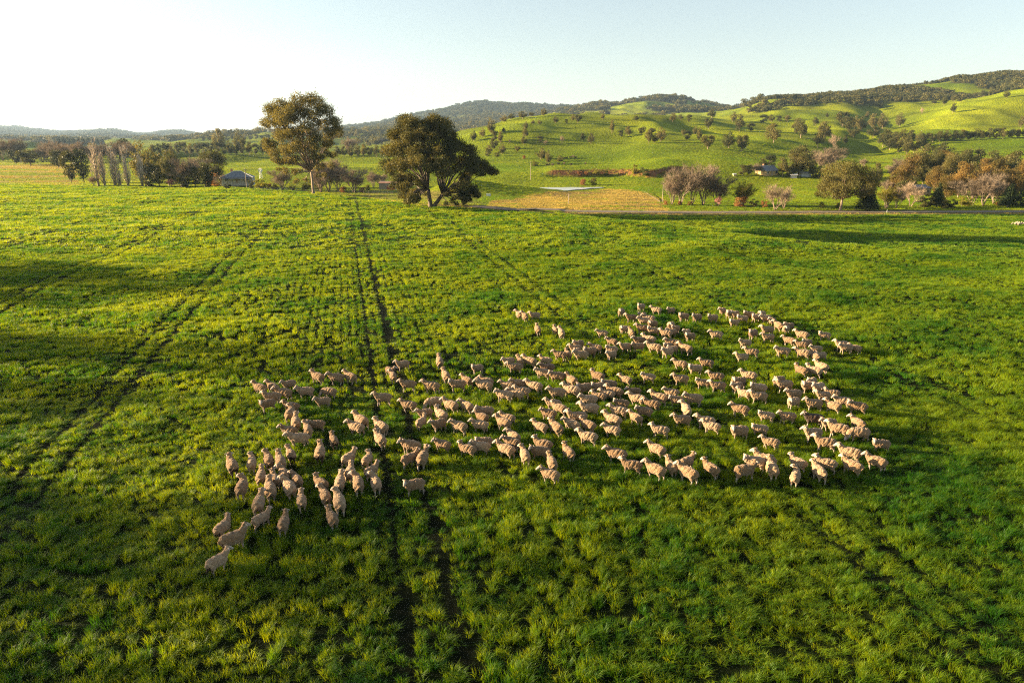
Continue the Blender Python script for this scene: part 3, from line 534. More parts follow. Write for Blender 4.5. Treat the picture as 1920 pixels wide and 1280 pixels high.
for k, s in enumerate(SL):
    L = SM[s[5]]; me = L[rs.randrange(len(L))]; o = obj('sheep', me); sc = rs.uniform(.86, 1.07)
    o.location = (s[2], s[3], float(terr(s[2], s[3]))-.01); o.rotation_euler = (0, 0, math.radians(s[4]+rs.uniform(-4, 4))); o.scale = (sc, sc, sc)
    tag(o, lab[k], 'sheep', 'sheep of the flock crossing the crop')
# ---------------------------------------------------------------- trees
def leaves(lobes, n_per, size, seed, shell=.55, droop=0.0):
    """leaf-clump faces spread through a set of lobes (x,y,z,rx,ry,rz)"""
    r = np.random.default_rng(seed); L = np.array(lobes, float); vol = L[:, 3]*L[:, 4]*L[:, 5]; vol = vol**.66
    cnt = np.maximum(6, (n_per*len(L)*vol/vol.sum()).astype(int)); c = np.repeat(L, cnt, 0); n = len(c)
    d = r.normal(size=(n, 3)); d /= np.linalg.norm(d, axis=1)[:, None]; rad = (shell+(1-shell)*r.uniform(size=n)**.6)[:, None]*(1+.16*r.normal(size=(n, 1)))
    # clumpy: warp the radius with low-frequency noise
    w_ = fbm(d[:, 0]*2.2+c[:, 0]*3+50, d[:, 2]*2.2+d[:, 1]*1.7+c[:, 2]*3+50, 3, seed)[:, None]; rad = rad*(.62+.72*w_)
    p = c[:, :3]+d*rad*c[:, 3:6]; u = r.normal(size=(n, 3)); u[:, 2] -= droop; u /= np.linalg.norm(u, axis=1)[:, None]
    v = np.cross(u, r.normal(size=(n, 3))); v /= np.linalg.norm(v, axis=1)[:, None]
    s = size*r.uniform(.6, 1.35, n)[:, None]; a = p-u*s-v*s*.12; b = p-u*s*.1+v*s*.55; e = p+u*s; f = p-u*s*.1-v*s*.55
    return np.stack([a, b, e, f], 1).reshape(-1, 3), np.arange(n*4).reshape(-1, 4)
def limbs(mb, lobes, base, fork, r0, seed, every=1, nside=5):
    r = random.Random(seed); fx, fy, fz = fork; Z = Vector(base); Fk = Vector(fork)
    mb.tube([Z, Z.lerp(Fk, .12), Z.lerp(Fk, .5)+Vector((r.uniform(-.1, .1)*r0*3, 0, 0)), Fk], [r0*1.5, r0*1.05, r0*.9, r0*.8], 8)
    pts = [Fk]
    for k, l in enumerate(lobes[::every]):
        e = Vector(l[:3]); d = e-Fk; m1 = Fk.lerp(e, .33)+Vector((0, 0, d.length*.03))+Vector([r.uniform(-.06, .06)*d.length for _ in range(3)]); m2 = Fk.lerp(e, .68)+Vector((0, 0, d.length*.05))+Vector([r.uniform(-.06, .06)*d.length for _ in range(3)])
        q = r0*r.uniform(.34, .55); mb.tube([Fk, m1, m2, e], [q, q*.62, q*.38, q*.12], nside)
        for s in range(3):
            o = e+Vector([r.uniform(-1, 1)*l[3]*.8, r.uniform(-1, 1)*l[4]*.8, r.uniform(-.3, 1)*l[5]*.8]); mb.tube([m2, m2.lerp(o, .55), o], [q*.3, q*.18, q*.04], 3)
def bare_mesh(seed, spread, nmain, forks=4, twigs=2600, th=.006, upright=.35, multi=True, tw=.0035):
    r = random.Random(seed); mb = MB(); tips = []
    def grow(p, d, L, rad, lv):
        a = p; pts = [p]; dd = d.copy()
        for s in range(3):
            dd = (dd+Vector([r.uniform(-.18, .18) for _ in range(3)])+Vector((0, 0, upright*.12))).normalized(); a = a+dd*L/3; pts.append(a)
        mb.tube(pts, [rad, rad*.85, rad*.7, rad*.55], 4 if lv < 2 else 3)
        if lv >= 2: tips.append((pts[0], a, dd))
        if lv >= forks: tips.append((pts[1], a, dd)); tips.append((pts[2], a, dd)); return
        for _ in range(3):
            sp = spread*(.6+.25*lv); nd = (dd+Vector([r.uniform(-sp, sp), r.uniform(-sp, sp), r.uniform(-sp*.5, sp*.5)+upright*.25])).normalized()
            grow(r.choice(pts[1:]), nd, L*r.uniform(.6, .82), rad*.55, lv+1)
    for k in range(nmain):
        a = 6.283*k/nmain+r.uniform(-.4, .4); q = spread*.45 if multi else .05
        grow(Vector((math.cos(a)*.01, math.sin(a)*.01, 0)), Vector((math.cos(a)*q, math.sin(a)*q, 1)).normalized(), .30, th*2.2, 0)
    # fine twigs
    rn = np.random.default_rng(seed); T = np.array([[*t_[0], *t_[1], *t_[2]] for t_ in tips]); i_ = rn.integers(0, len(T), twigs); f = rn.uniform(size=(twigs, 1))
    p = T[i_, :3]*(1-f)+T[i_, 3:6]*f; d = T[i_, 6:9]+rn.normal(0, .6, (twigs, 3)); d[:, 2] += upright*.5; d /= np.linalg.norm(d, axis=1)[:, None]
    s = np.cross(d, rn.normal(size=(twigs, 3))); s /= np.linalg.norm(s, axis=1)[:, None]; L = rn.uniform(.05, .13, (twigs, 1))
    Vt = np.stack([p-s*tw, p+s*tw, p+d*L], 1).reshape(-1, 3); Ft = np.arange(twigs*3).reshape(-1, 3)
    Vm = np.array(mb.V); zm = max(Vt[:, 2].max(), Vm[:, 2].max()); mb.V = [tuple(v) for v in Vm/zm]; Vt = Vt/zm
    return mb, Vt, Ft
def norm_scale(V, H=1.0): return V
VAR = {}
def gum_variant(key, seed, nl, nleaf, size, crownmat, barkmat, lo=.17, wide=.45, flat=1.0, fork=.30):
    r = random.Random(seed); lobes = []
    while len(lobes) < nl:
        x, y, z = [r.uniform(-1, 1) for _ in range(3)]
        if x*x+y*y+z*z > 1 or (x*x+y*y+z*z < .18 and r.random() < .6): continue
        zz = lo+(1-lo)*(.5+.5*z)**1.2; k = wide*(.75+.25*math.sin(math.pi*(.5+.5*z)))
        q = r.uniform(.09, .17); lobes.append((x*k*.82, y*k*.82, min(zz, .92), q*1.3, q*1.3, q*.95*flat))
    Vc, Fc = leaves(lobes, nleaf/nl, size, seed); Vc[:, 2] = np.clip(Vc[:, 2], .03, 1.03)
    mb = MB(); limbs(mb, lobes, (0, 0, -.03), (r.uniform(-.03, .03), r.uniform(-.03, .03), fork), .021, seed, 1, 4)
    VAR.setdefault(key, []).append((mesh('trunk', mb.V, mb.F, M[barkmat], True), mesh('crown', Vc, Fc, M[crownmat])))
for k in range(4): gum_variant('gum', 10+k, 17+3*k, 2800, .030, 'gum', 'palebark')
for k in range(3): gum_variant('gumdark', 30+k, 16, 2600, .030, 'gumdark', 'darkbark', lo=.16, wide=.45, fork=.2)
for k in range(2): gum_variant('gumbig', 40+k, 34, 11000, .018, 'gum', 'palebark', lo=.2, wide=.46, fork=.22)
for k in range(2): gum_variant('goldgum', 47+k, 30, 9000, .020, 'goldgum', 'palebark', lo=.12, wide=.46, fork=.2)
gum_variant('gumdarkbig', 45, 34, 11000, .018, 'gumdark', 'darkbark', lo=.12, wide=.46, fork=.2)
for k in range(2): gum_variant('bush', 50+k, 12, 1600, .040, 'olivebush', 'darkbark', lo=.02, wide=.46, fork=.08)
gum_variant('darkbush', 53, 12, 1800, .040, 'gumdark', 'darkbark', lo=.02, wide=.46, fork=.08)
gum_variant('yellowbush', 55, 12, 1800, .036, 'yellow', 'darkbark', lo=.02, wide=.44, fork=.10)
gum_variant('rustbush', 57, 10, 1300, .036, 'rust', 'darkbark', lo=.02, wide=.46, fork=.08)
gum_variant('pinkbush', 59, 10, 1300, .036, 'pink', 'darkbark', lo=.10, wide=.46, fork=.12)
def conifer_variant(key, seed):
    lobes = []
    for k in range(16):
        z = .10+.86*k/15; w_ = .32*(1-z)**.8+.02
        for a in range(5 if k < 12 else 2): t_ = a*1.257+k*.7; lobes.append((math.cos(t_)*w_*.6, math.sin(t_)*w_*.6, z, w_*.6+.02, w_*.6+.02, .035))
    Vc, Fc = leaves(lobes, 50, .030, seed, droop=.4); mb = MB(); mb.tube([(0, 0, -.03), (0, 0, .5), (0, 0, 1)], [.028, .018, .004], 6)
    VAR.setdefault(key, []).append((mesh('trunk', mb.V, mb.F, M['darkbark'], True), mesh('crown', Vc, Fc, M['conifer'])))
conifer_variant('pine', 61); conifer_variant('pine', 62)
def bare_variant(key, seed, bark, twig, **k):
    mb, Vt, Ft = bare_mesh(seed, **k); VAR.setdefault(key, []).append((mesh('trunk', mb.V, mb.F, M[bark], True), mesh('twigs', Vt, Ft, M[twig])))
for k in range(3): bare_variant('bare', 70+k, 'bark', 'twig', spread=.75, nmain=5, twigs=5200, tw=.0022, th=.0045)
for k in range(2): bare_variant('palebare', 75+k, 'palebark', 'paletwig', spread=.65, nmain=4, twigs=3600, tw=.002, th=.0045)
def poplar_variant(seed):
    r = random.Random(seed); mb = MB(); T = []
    for k in range(2 if seed % 2 else 3):
        x0, y0 = r.uniform(-.03, .03), r.uniform(-.03, .03); top = r.uniform(.75, .98) if k else .98
        mb.tube([(x0, y0, -.02), (x0*1.5, y0*1.5, top*.5), (x0*2, y0*2, top)], [.012, .008, .001], 5)
        for i in range(46):
            z = r.uniform(.03, .85)*top; a = r.uniform(0, 6.283); L = r.uniform(.12, .28)*(1-.5*z); q = r.uniform(.16, .34)
            p0 = Vector((x0*(1.5), y0*1.5, z)); p1 = p0+Vector((math.cos(a)*L*q, math.sin(a)*L*q, L*.6)); p2 = p0+Vector((math.cos(a)*L*q*1.25, math.sin(a)*L*q*1.25, L*1.15))
            mb.tube([p0, p1, p2], [.0045, .003, .0008], 3); T += [(*p0, *p1, 0, 0, 1), (*p1, *p2, 0, 0, 1)]
    rn = np.random.default_rng(seed); T = np.array(T); n = 800; i_ = rn.integers(0, len(T), n); f = rn.uniform(size=(n, 1)); p = T[i_, :3]*(1-f)+T[i_, 3:6]*f
    d = rn.normal(0, .35, (n, 3)); d[:, 2] = np.abs(d[:, 2])+.8; d /= np.linalg.norm(d, axis=1)[:, None]; s = np.cross(d, rn.normal(size=(n, 3))); s /= np.linalg.norm(s, axis=1)[:, None]; L = rn.uniform(.03, .07, (n, 1))
    VAR.setdefault('poplar', []).append((mesh('trunk', mb.V, mb.F, M['poplarbark'], True), mesh('twigs', np.stack([p-s*.0013, p+s*.0013, p+d*L], 1).reshape(-1, 3), np.arange(n*3).reshape(-1, 3), M['poplartwig'])))
for k in range(3): poplar_variant(80+k)
bare_variant('yellowbare', 85, 'bark', 'yellow', spread=.6, nmain=4, twigs=3600, tw=.0035)
KIND = {'gum': ('gum_tree', 'olive gum tree'), 'gumdark': ('gum_tree', 'dark green gum tree'), 'goldgum': ('gum_tree', 'golden sunlit gum tree'), 'gumbig': ('gum_tree', 'large spreading gum tree'), 'gumdarkbig': ('gum_tree', 'large dark spreading tree'),
        'bush': ('bush', 'olive green bush'), 'darkbush': ('bush', 'dark green bush'), 'yellowbush': ('willow_bush', 'yellow-green willow bush'), 'rustbush': ('bush', 'rusty brown bush'), 'pinkbush': ('blossom_tree', 'small pink blossom tree'),
        'pine': ('pine_tree', 'dark pine tree'), 'bare': ('bare_tree', 'leafless brown tree'), 'palebare': ('bare_tree', 'leafless pale-trunked tree'), 'poplar': ('poplar_tree', 'leafless slender poplar'), 'yellowbare': ('willow_tree', 'golden leafless willow')}
WID = {'goldgum': 1.05, 'gum': .98, 'gumdark': 1.02, 'gumbig': 1.05, 'gumdarkbig': 1.05, 'bush': 1.05, 'darkbush': 1.05, 'yellowbush': 1.0, 'rustbush': 1.05, 'pinkbush': 1.05, 'pine': .62}
for kk, lst in VAR.items():
    if kk not in WID:
        ws = []
        for tr, cr in lst:
            co = np.empty(len(cr.vertices)*3, np.float32); cr.vertices.foreach_get('co', co); co = co.reshape(-1, 3); ws.append(np.percentile(co[:, 0], 97)-np.percentile(co[:, 0], 3))
        WID[kk] = float(np.mean(ws))
tr_r = random.Random(77)
def put_tree(kind, loc, H, Wd):
    tr, cr = VAR[kind][tr_r.randrange(len(VAR[kind]))]; s = min(Wd/WID[kind], 1.45*H)
    e = empty(KIND[kind][0], loc, tr_r.uniform(0, 6.283), (s, s, H)); a = obj('trunk', tr, e); c = obj(cr.name.split('.')[0], cr, e); return e
def depth(P): return P.y*CP+(CAMZ-P.z)*SP
def plant(region, group, items):
    cnt = {}; items = sorted(items)
    tot = {}
    for it in items: tot[it[4]] = tot.get(it[4], 0)+1
    for (px, py, h, w_, kind) in items:
        P = at(px, py); d = depth(P)/FPX; e = put_tree(kind, (P.x, P.y, P.z-.05), h*d, w_*d); cnt[kind] = cnt.get(kind, 0)+1
        o = (ORD[cnt[kind]] if cnt[kind] < len(ORD) else '%dth' % cnt[kind])+' from left ' if tot[kind] > 1 else ''
        n = KIND[kind][1]; tag(e, '%s, %s%s' % (n, o, region), 'bush' if 'bush' in n and 'willow' not in n else 'tree', group)
ORD += ['%dth' % k if k % 10 not in (1, 2, 3) else '%d%s' % (k, {1: 'st', 2: 'nd', 3: 'rd'}[k % 10]) for k in range(21, 60)]
plant('beside the stubble field at far left', 'trees at the stubble field', [(6,302,46,28,'bare'),(24,300,40,24,'bare'),(40,300,44,26,'bare'),(58,311,34,48,'gumdark'),(30,309,32,30,'gumdark'),(111,316,34,38,'gumdark'),(88,304,20,22,'palebare'),(-16,304,46,40,'gum')])
plant('by the crop edge at left', 'trees at the left crop edge', [(134,343,58,32,'gumdark'),(158,343,62,38,'gumdark'),(186,349,88,26,'poplar'),(197,349,70,18,'poplar'),(213,349,80,20,'poplar'),(224,349,52,14,'poplar'),(242,350,78,16,'poplar'),(265,350,66,14,'poplar'),(176,348,20,20,'bare')])
plant('in the brown row behind the poplars', 'brown row behind the poplars', [(x,303+(x%7)*.6,34+(x*7)%13,30,'bare') for x in (80,98,116,134,152,171,190,208,226,250)]+[(142,296,30,30,'gum'),(178,296,26,30,'gum'),(236,300,38,30,'gumdark')])
plant('in the pine row under the blue hills', 'pine row under the blue hills', [(x,273,15,9,'pine') for x in range(112,196,9)])
plant('left of the white cottage', 'trees left of the white cottage', [(274,345,76,54,'gum'),(290,338,60,46,'gum'),(318,349,64,52,'gumbig'),(300,350,40,34,'gumdark'),(340,349,50,40,'gum'),(352,350,60,40,'bare'),(372,345,52,44,'bare'),(405,338,56,56,'gumdarkbig'),(385,351,44,40,'gumdark'),(366,351,38,30,'gumdark'),(322,351,16,24,'pinkbush'),(402,350,34,46,'rustbush'),(418,351,26,20,'bare'),(389,352,20,22,'darkbush'),(345,352,24,28,'darkbush'),(282,351,22,30,'darkbush')])
plant('beside the white cottage', 'bushes beside the cottage', [(427,354,11,18,'darkbush'),(472,354,19,13,'darkbush'),(489,355,21,28,'yellowbush'),(503,355,14,16,'rustbush'),(531,356,42,38,'bare'),(515,356,12,20,'darkbush'),(548,357,10,18,'darkbush'),(576,358,24,24,'yellowbush')])
plant('in the dark tree line beyond the left pasture', 'dark tree line beyond the left pasture', [(x,290+(x%5)*.4,20+(x*13)%10,17,'gumdark' if (x//12)%3 else 'gum') for x in range(288,512,12)]+[(412,284,40,26,'gum'),(450,286,38,26,'gum')])
plant('on the low ridge above the left tree line', 'trees on the low left ridge', [(x,264+(x%4)*.8-(x-380)*.03,8+(x*7)%6,11,'gumdark' if x%3 else 'gum') for x in range(382,530,11)])
plant('right of the tall gum tree', 'trees right of the tall gum', [(617,360,70,50,'bare'),(634,359,58,40,'bare'),(664,362,50,52,'bare'),(700,352,34,26,'bare'),(716,351,28,24,'bare'),(598,359,30,30,'gum'),(602,361,62,34,'bare'),(645,361,14,24,'rustbush'),(680,361,12,22,'rustbush'),(690,357,10,20,'bush'),(655,292,36,20,'bare')])
plant('in the row behind the tall gum', 'row behind the tall gum', [(x,294+(x%3)*.5,18+(x*11)%7,15,'gumdark' if x%2 else 'gum') for x in range(634,750,12)])
plant('on the pale slope between the big trees', 'trees on the pale centre slope', [(652,262,12,16,'gumdark'),(668,258,9,12,'gum'),(684,256,9,12,'gumdark'),(700,255,9,14,'gum'),(716,254,9,12,'gumdark'),(698,268,7,12,'palebare'),(660,275,16,12,'bare'),(716,272,14,12,'bare'),(670,273,14,14,'gum'),(736,262,9,14,'gum')])
plant('on the left side of the green hill', 'gum trees on the green hill', [(888,265,19,15,'gum'),(904,258,17,14,'gum'),(921,252,30,18,'gum'),(926,268,22,18,'gumdark'),(938,270,22,13,'gum'),(941,289,19,18,'gum'),(917,289,16,16,'gum'),(927,281,20,18,'gumdark'),(914,293,14,16,'bush'),(932,294,12,14,'bush'),(985,243,14,13,'gum'),(985,259,18,16,'gum'),(982,271,13,13,'gum'),(999,234,8,10,'gum'),(1012,234,8,10,'gum'),(1013,268,12,16,'gumdark'),(1023,272,9,10,'palebare'),(955,268,7,7,'palebare'),(970,285,13,12,'gum'),(945,249,9,10,'gumdark'),(944,229,12,18,'gum'),(958,225,11,18,'gum'),(980,223,13,22,'gum'),(997,219,9,15,'gum'),(1020,218,14,14,'gum'),(1042,231,13,13,'gum'),(1014,299,20,26,'gum'),(1029,307,24,16,'gum')])
plant('at the foot of the green hill', 'bushes at the foot of the green hill', [(1050,303,13,18,'bush'),(1003,311,11,18,'bush'),(982,298,8,20,'rustbush'),(1117,330,16,18,'yellowbush'),(1136,330,17,15,'bush'),(1087,330,9,13,'rustbush'),(1100,330,9,12,'rustbush'),(1190,329,22,15,'yellowbush'),(1209,331,19,22,'bush'),(1094,347,14,34,'rustbush'),(1113,347,13,22,'bush'),(1245,328,8,12,'yellowbush')])
plant('in the middle of the green hill', 'gum trees on the green hill', [(1083,231,18,18,'gum'),(1073,227,12,11,'gum'),(1130,225,11,9,'gum'),(1062,232,8,8,'gumdark'),(1054,269,15,9,'palebare'),(1093,264,14,14,'gumdark'),(1108,271,20,16,'gum'),(1147,251,24,12,'gum'),(1164,257,12,14,'gumdark'),(1179,255,17,17,'gum'),(1192,227,9,16,'gumdark'),(1203,253,17,16,'gumdark'),(1216,269,28,18,'gum'),(1238,266,26,22,'gum'),(1228,268,17,15,'gum'),(1222,252,14,18,'gum'),(1261,229,15,16,'gum'),(1292,229,13,14,'gumdark'),(1277,225,9,12,'gum'),(1281,255,14,10,'gum'),(1288,263,17,20,'gumdark'),(1302,253,15,12,'gum')])
plant('on the right side of the green hill', 'gum trees on the green hill', [(1328,243,25,17,'gum'),(1334,222,16,20,'gum'),(1327,280,32,28,'gum'),(1311,263,22,13,'gum'),(1366,278,30,27,'gum'),(1390,284,37,27,'gum'),(1386,247,30,24,'gum'),(1408,247,15,18,'gumdark'),(1374,229,18,17,'gum'),(1431,231,15,22,'gumdark'),(1446,229,13,14,'gum'),(1461,229,11,16,'gumdark'),(1476,229,15,15,'gum'),(1450,268,34,33,'gum'),(1494,249,26,24,'gum'),(1501,259,32,28,'gum'),(1533,277,39,24,'gum'),(1545,264,34,28,'gum'),(1562,277,27,18,'palebare'),(1584,272,17,12,'gum'),(1529,236,15,15,'gum'),(1551,221,9,8,'gumdark')])
plant('in the scrub below the right hill', 'trees below the right hill', [(1579,238,34,26,'gum'),(1590,246,26,26,'gumdark'),(1603,242,24,18,'gum'),(1600,258,18,26,'gumdark'),(1615,246,26,22,'gum'),(1634,243,28,22,'gum'),(1654,242,28,26,'gum'),(1625,223,13,11,'gum'),(1687,238,25,20,'gum'),(1637,259,20,26,'gum'),(1655,276,32,26,'gum'),(1668,282,36,28,'gum'),(1684,286,36,28,'gum'),(1700,290,32,26,'gumdark'),(1713,288,28,26,'gum'),(1727,280,26,24,'gum'),(1672,262,18,22,'gum'),(1690,264,20,22,'gum'),(1708,266,20,22,'gum')])
plant('in the long tree row below the bright spur', 'tree row below the bright spur', [(1722+k*13.2,268-k*.62,20+(k*5)%5,18,'gumdark' if k%2 else 'gum') for k in range(17)]+[(1914,240,20,16,'gum')])
plant('on the bright spur at right', 'gum trees on the bright spur', [(1786,213,18,14,'gum'),(1887,184,14,13,'gum'),(1770,197,17,14,'gum'),(1789,191,14,16,'gum'),(1829,184,12,13,'gum'),(1815,185,11,12,'gum'),(1751,195,8,12,'gum'),(1728,214,13,8,'palebare'),(1843,182,12,14,'gum'),(1800,192,13,15,'gum')])
plant('around the yellow stone cottage', 'trees around the yellow cottage', [(1392,329,19,24,'gumdark'),(1404,329,20,18,'gumdark'),(1418,328,24,24,'bare'),(1444,318,26,28,'gumdark'),(1430,318,20,20,'gum'),(1497,331,56,60,'gumbig'),(1467,331,34,28,'gum'),(1482,332,20,22,'gumdark'),(1478,332,14,16,'bush'),(1555,320,50,54,'bare'),(1540,322,40,34,'bare'),(1533,334,26,28,'bush'),(1523,332,30,22,'gumdark'),(1619,314,18,24,'bare'),(1641,346,38,24,'gum')])
plant('along the far side of the gravel road', 'roadside trees', [(1260,383,62,34,'bare'),(1276,384,82,44,'bare'),(1298,384,74,40,'bare'),(1318,385,84,52,'bare'),(1344,386,62,40,'bare'),(1347,387,20,18,'pinkbush'),(1393,387,50,40,'yellowbare'),(1390,388,24,40,'rustbush'),(1412,388,14,26,'darkbush'),(1453,394,52,46,'palebare'),(1470,391,46,30,'palebare'),(1433,389,16,16,'rustbush'),(1249,384,10,22,'rustbush'),(1294,385,9,24,'rustbush'),(1273,384,9,20,'rustbush'),(1570,390,10,20,'bush'),(1540,390,11,24,'bush'),(1661,391,44,28,'yellowbare'),(1680,391,44,26,'bare'),(1625,395,44,44,'pine')])
plant('at the roadside homestead on the right', 'homestead trees on the right', [(1707,388,50,38,'palebare'),(1690,380,40,34,'gumdark'),(1736,389,24,34,'darkbush'),(1755,389,46,24,'pine'),(1768,390,20,24,'darkbush'),(1785,390,16,30,'darkbush'),(1803,387,20,20,'yellowbush'),(1815,387,18,16,'yellowbush'),(1823,385,60,42,'bare'),(1843,386,64,44,'bare'),(1862,383,52,34,'bare'),(1889,388,44,30,'pine'),(1903,386,18,24,'rustbush'),(1916,387,36,26,'darkbush'),(1875,386,20,24,'rustbush'),(1940,388,50,46,'gumdarkbig')])
plant('in the thick belt behind the homestead', 'tree belt behind the homestead', [(1690,337,46,44,'bare'),(1672,332,26,32,'bare'),(1715,340,58,52,'gumbig'),(1745,336,52,44,'gumbig'),(1730,345,36,36,'gum'),(1760,348,38,34,'gum'),(1778,348,60,50,'gumbig'),(1801,342,56,44,'gumbig'),(1823,314,42,40,'gum'),(1834,326,30,26,'gumdark'),(1740,288,18,26,'gum'),(1770,294,26,36,'gum'),(1757,300,22,24,'gumdark'),(1862,320,36,36,'gum'),(1882,340,44,40,'gum'),(1902,334,48,46,'gum'),(1918,345,44,34,'gumbig'),(1845,350,34,40,'gum'),(1865,356,30,36,'bare'),(1893,358,32,36,'gum'),(1815,356,24,30,'gum'),(1705,356,26,32,'gumdark'),(1665,352,20,26,'gum'),(1683,366,52,46,'goldgum'),(1700,350,60,44,'goldgum'),(1664,366,30,30,'bare'),(1752,362,54,44,'goldgum'),(1772,372,48,40,'goldgum'),(1796,370,64,50,'goldgum'),(1812,364,58,40,'gum'),(1834,366,60,48,'goldgum'),(1853,372,54,40,'bare'),(1868,360,62,46,'goldgum'),(1890,372,58,44,'goldgum'),(1912,368,66,50,'goldgum'),(1783,330,46,40,'goldgum'),(1760,322,40,36,'goldgum'),(1735,318,36,34,'gum'),(1850,335,40,36,'goldgum'),(1930,352,60,50,'goldgum'),(1800,318,34,34,'gumdark'),(1712,318,30,30,'gum'),(1892,318,34,34,'gum')])
plant('on the skyline of the far green hill', 'skyline trees on the far green hill', [(1150,191,5,8,'gumdark'),(1172,188,6,8,'gum'),(1192,185,6,6,'gum'),(1233,185,6,7,'gumdark'),(1250,188,6,10,'gum'),(1262,190,6,10,'gum'),(1275,191,6,10,'gumdark'),(1300,195,6,9,'gum'),(1312,196,6,8,'gum'),(1400,196,6,8,'gum'),(1414,193,7,10,'gum'),(1428,189,8,12,'gumdark'),(1532,181,7,6,'gumdark'),(1547,179,9,10,'gumdark'),(1556,178,10,12,'gumdark'),(1572,178,9,10,'gumdark'),(1582,178,8,8,'gumdark'),(1824,148,5,5,'gum'),(1832,148,5,5,'gum'),(1840,149,5,5,'gum'),(1848,149,5,4,'gum'),(1735,158,8,9,'gumdark'),(1748,157,7,9,'gumdark')])
# the two big paddock trees, lobes read from their outlines
def hero(name, base, scale, fork, lobes, seed, nleaf, size, cm, bm_, r0, label, rad, second=None):
    P = at(*base); r = random.Random(seed); L = []
    for (px, py, k) in lobes:
        x = (px-base[0])*scale; z = (base[1]-py)*scale; q = rad*k; L.append((x, 0, z, q, q, q*.8))
    zs = [l[2] for l in L]; zc = (min(zs)+max(zs))/2; full = []
    for l in L:
        same = [abs(o[0]) for o in L if abs(o[2]-l[2]) < rad*1.6]; R_ = max(same+[rad]); yr = math.sqrt(max(R_*R_-l[0]*l[0], (rad*.6)**2))*.85
        full.append((l[0], r.uniform(-.55, .0)*yr, *l[2:])); full.append((l[0]*.94, r.uniform(.05, 1)*yr, l[2]*.985, *l[3:]))
        if r.random() < .6: full.append((l[0]*.8, -r.uniform(.6, 1)*yr, l[2]*.95, *[v*.9 for v in l[3:]]))
    Vc, Fc = leaves(full, nleaf/len(full), size, seed, shell=.35, droop=.5)
    e = empty(name, (P.x, P.y, P.z-.1)); mb = MB()
    if second:
        half = [l for l in full if l[0] <= 1]; limbs(mb, half, (0, 0, 0), (fork[0][0]*scale, .0, fork[0][1]*scale), r0, seed, 2, 6)
        rest = [l for l in full if l[0] > 1]; limbs(mb, rest, (.5, 0, 0), (fork[1][0]*scale, -.3, fork[1][1]*scale), r0*.9, seed+1, 2, 6)
    else: limbs(mb, full, (0, 0, 0), (fork[0][0]*scale, 0, fork[0][1]*scale), r0, seed, 2, 6)
    mb.build('trunk', M[bm_], e, True); obj('crown', mesh('crown', Vc, Fc, M[cm]), e); tag(e, label, 'tree')
P = at(588, 364); s1 = depth(P)/FPX
L1 = [(575,197,1.1),(598,195,1.1),(548,206,1.1),(522,213,1.1),(620,212,1.1),(636,232,1.0),(508,236,.7),(530,232,1),(556,226,1.1),(584,219,1.1),(606,236,1),(632,252,.9),(558,250,1),(586,249,1),(612,262,.9),(536,256,.9),(512,280,.8),(530,288,.9),(552,280,.9),(575,275,.9),(600,284,.8),(618,272,.8),(548,304,.7),(528,303,.6),(570,298,.7),(592,305,.5),(560,322,.45),(604,296,.7),(566,210,1),(540,220,.9),(640,243,.6),(520,300,.5),(545,322,.5),(562,338,.4),(615,312,.6),(600,330,.45),(530,318,.45),(508,268,.6),(577,265,.7),(625,292,.6)]
hero('gum_tree', (588, 364), s1, [(-1, 42)], L1, 5, 70000, .19, 'gum', 'palebark', .42, 'tall vase-shaped gum tree with pale limbs standing at the crop edge', 13.6*s1)
P = at(808, 389); s2 = depth(P)/FPX
L2 = [(765,232,.9),(782,238,1),(820,232,.9),(838,240,1),(803,240,.8),(745,258,1),(768,256,1.1),(795,258,1.1),(822,256,1.1),(848,260,1),(737,285,1),(755,280,1.1),(782,282,1.1),(810,282,1.1),(838,280,1.1),(864,276,1),(884,284,.9),(735,308,.9),(758,306,1),(785,306,1),(812,308,.9),(870,304,1),(892,302,1),(908,312,.9),(922,320,.7),(930,324,.5),(848,300,1),(885,320,.8),(858,318,.7),(768,335,.8),(756,352,.6),(775,362,.7),(765,374,.4),(792,340,.6),(872,345,.8),(888,356,.8),(868,366,.7),(897,366,.5),(840,362,.4),(856,352,.6),(748,335,.8),(742,322,.7),(760,342,.7),(780,375,.5),(745,345,.5),(820,310,.9),(835,325,.8),(800,295,.9),(850,275,1),(875,332,.8),(880,372,.5),(758,245,.7),(812,238,.8),(772,368,.5),(790,368,.35),(850,376,.4),(872,378,.4),(758,365,.5)]
hero('spreading_tree', (808, 389), s2, [(-4, 34), (22, 24)], L2, 9, 120000, .165, 'olivegum', 'darkbark', .55, 'broad dark spreading tree with forked trunk standing in the crop edge', 15.5*s2, second=True)
P = at(1575, 395); s3 = depth(P)/FPX
L3 = [(1545,338,1),(1560,322,1.1),(1580,315,1.1),(1602,322,1.1),(1620,335,1),(1632,345,.8),(1537,352,.8),(1552,350,1),(1572,340,1.1),(1596,342,1.1),(1615,352,.9),(1542,366,.6),(1566,362,.7),(1600,362,.7),(1585,358,.7),(1625,358,.7)]
hero('gum_tree', (1575, 395), s3, [(1, 22)], L3, 15, 30000, .20, 'gum', 'palebark', .42, 'round-crowned gum tree with three pale trunks beside the gravel road', 14*s3)
# paddock trees out of frame on the left whose long shadows fall over the crop
for k, (x, y, H, wd) in enumerate([(-176, 93, 27, 30), (-182, 84, 26, 26), (-164, 66, 29, 20), (-172, 57, 28, 24), (-156, 40, 29, 24), (-150, 29, 28, 24), (-160, 20, 30, 26)]):
    e = put_tree('gumbig', (x, y, float(terr(x, y))), H, wd); tag(e, 'tall gum tree in the western row outside the frame, %s from its far end' % ORD[k+1], 'tree', 'gum row west of the crop')

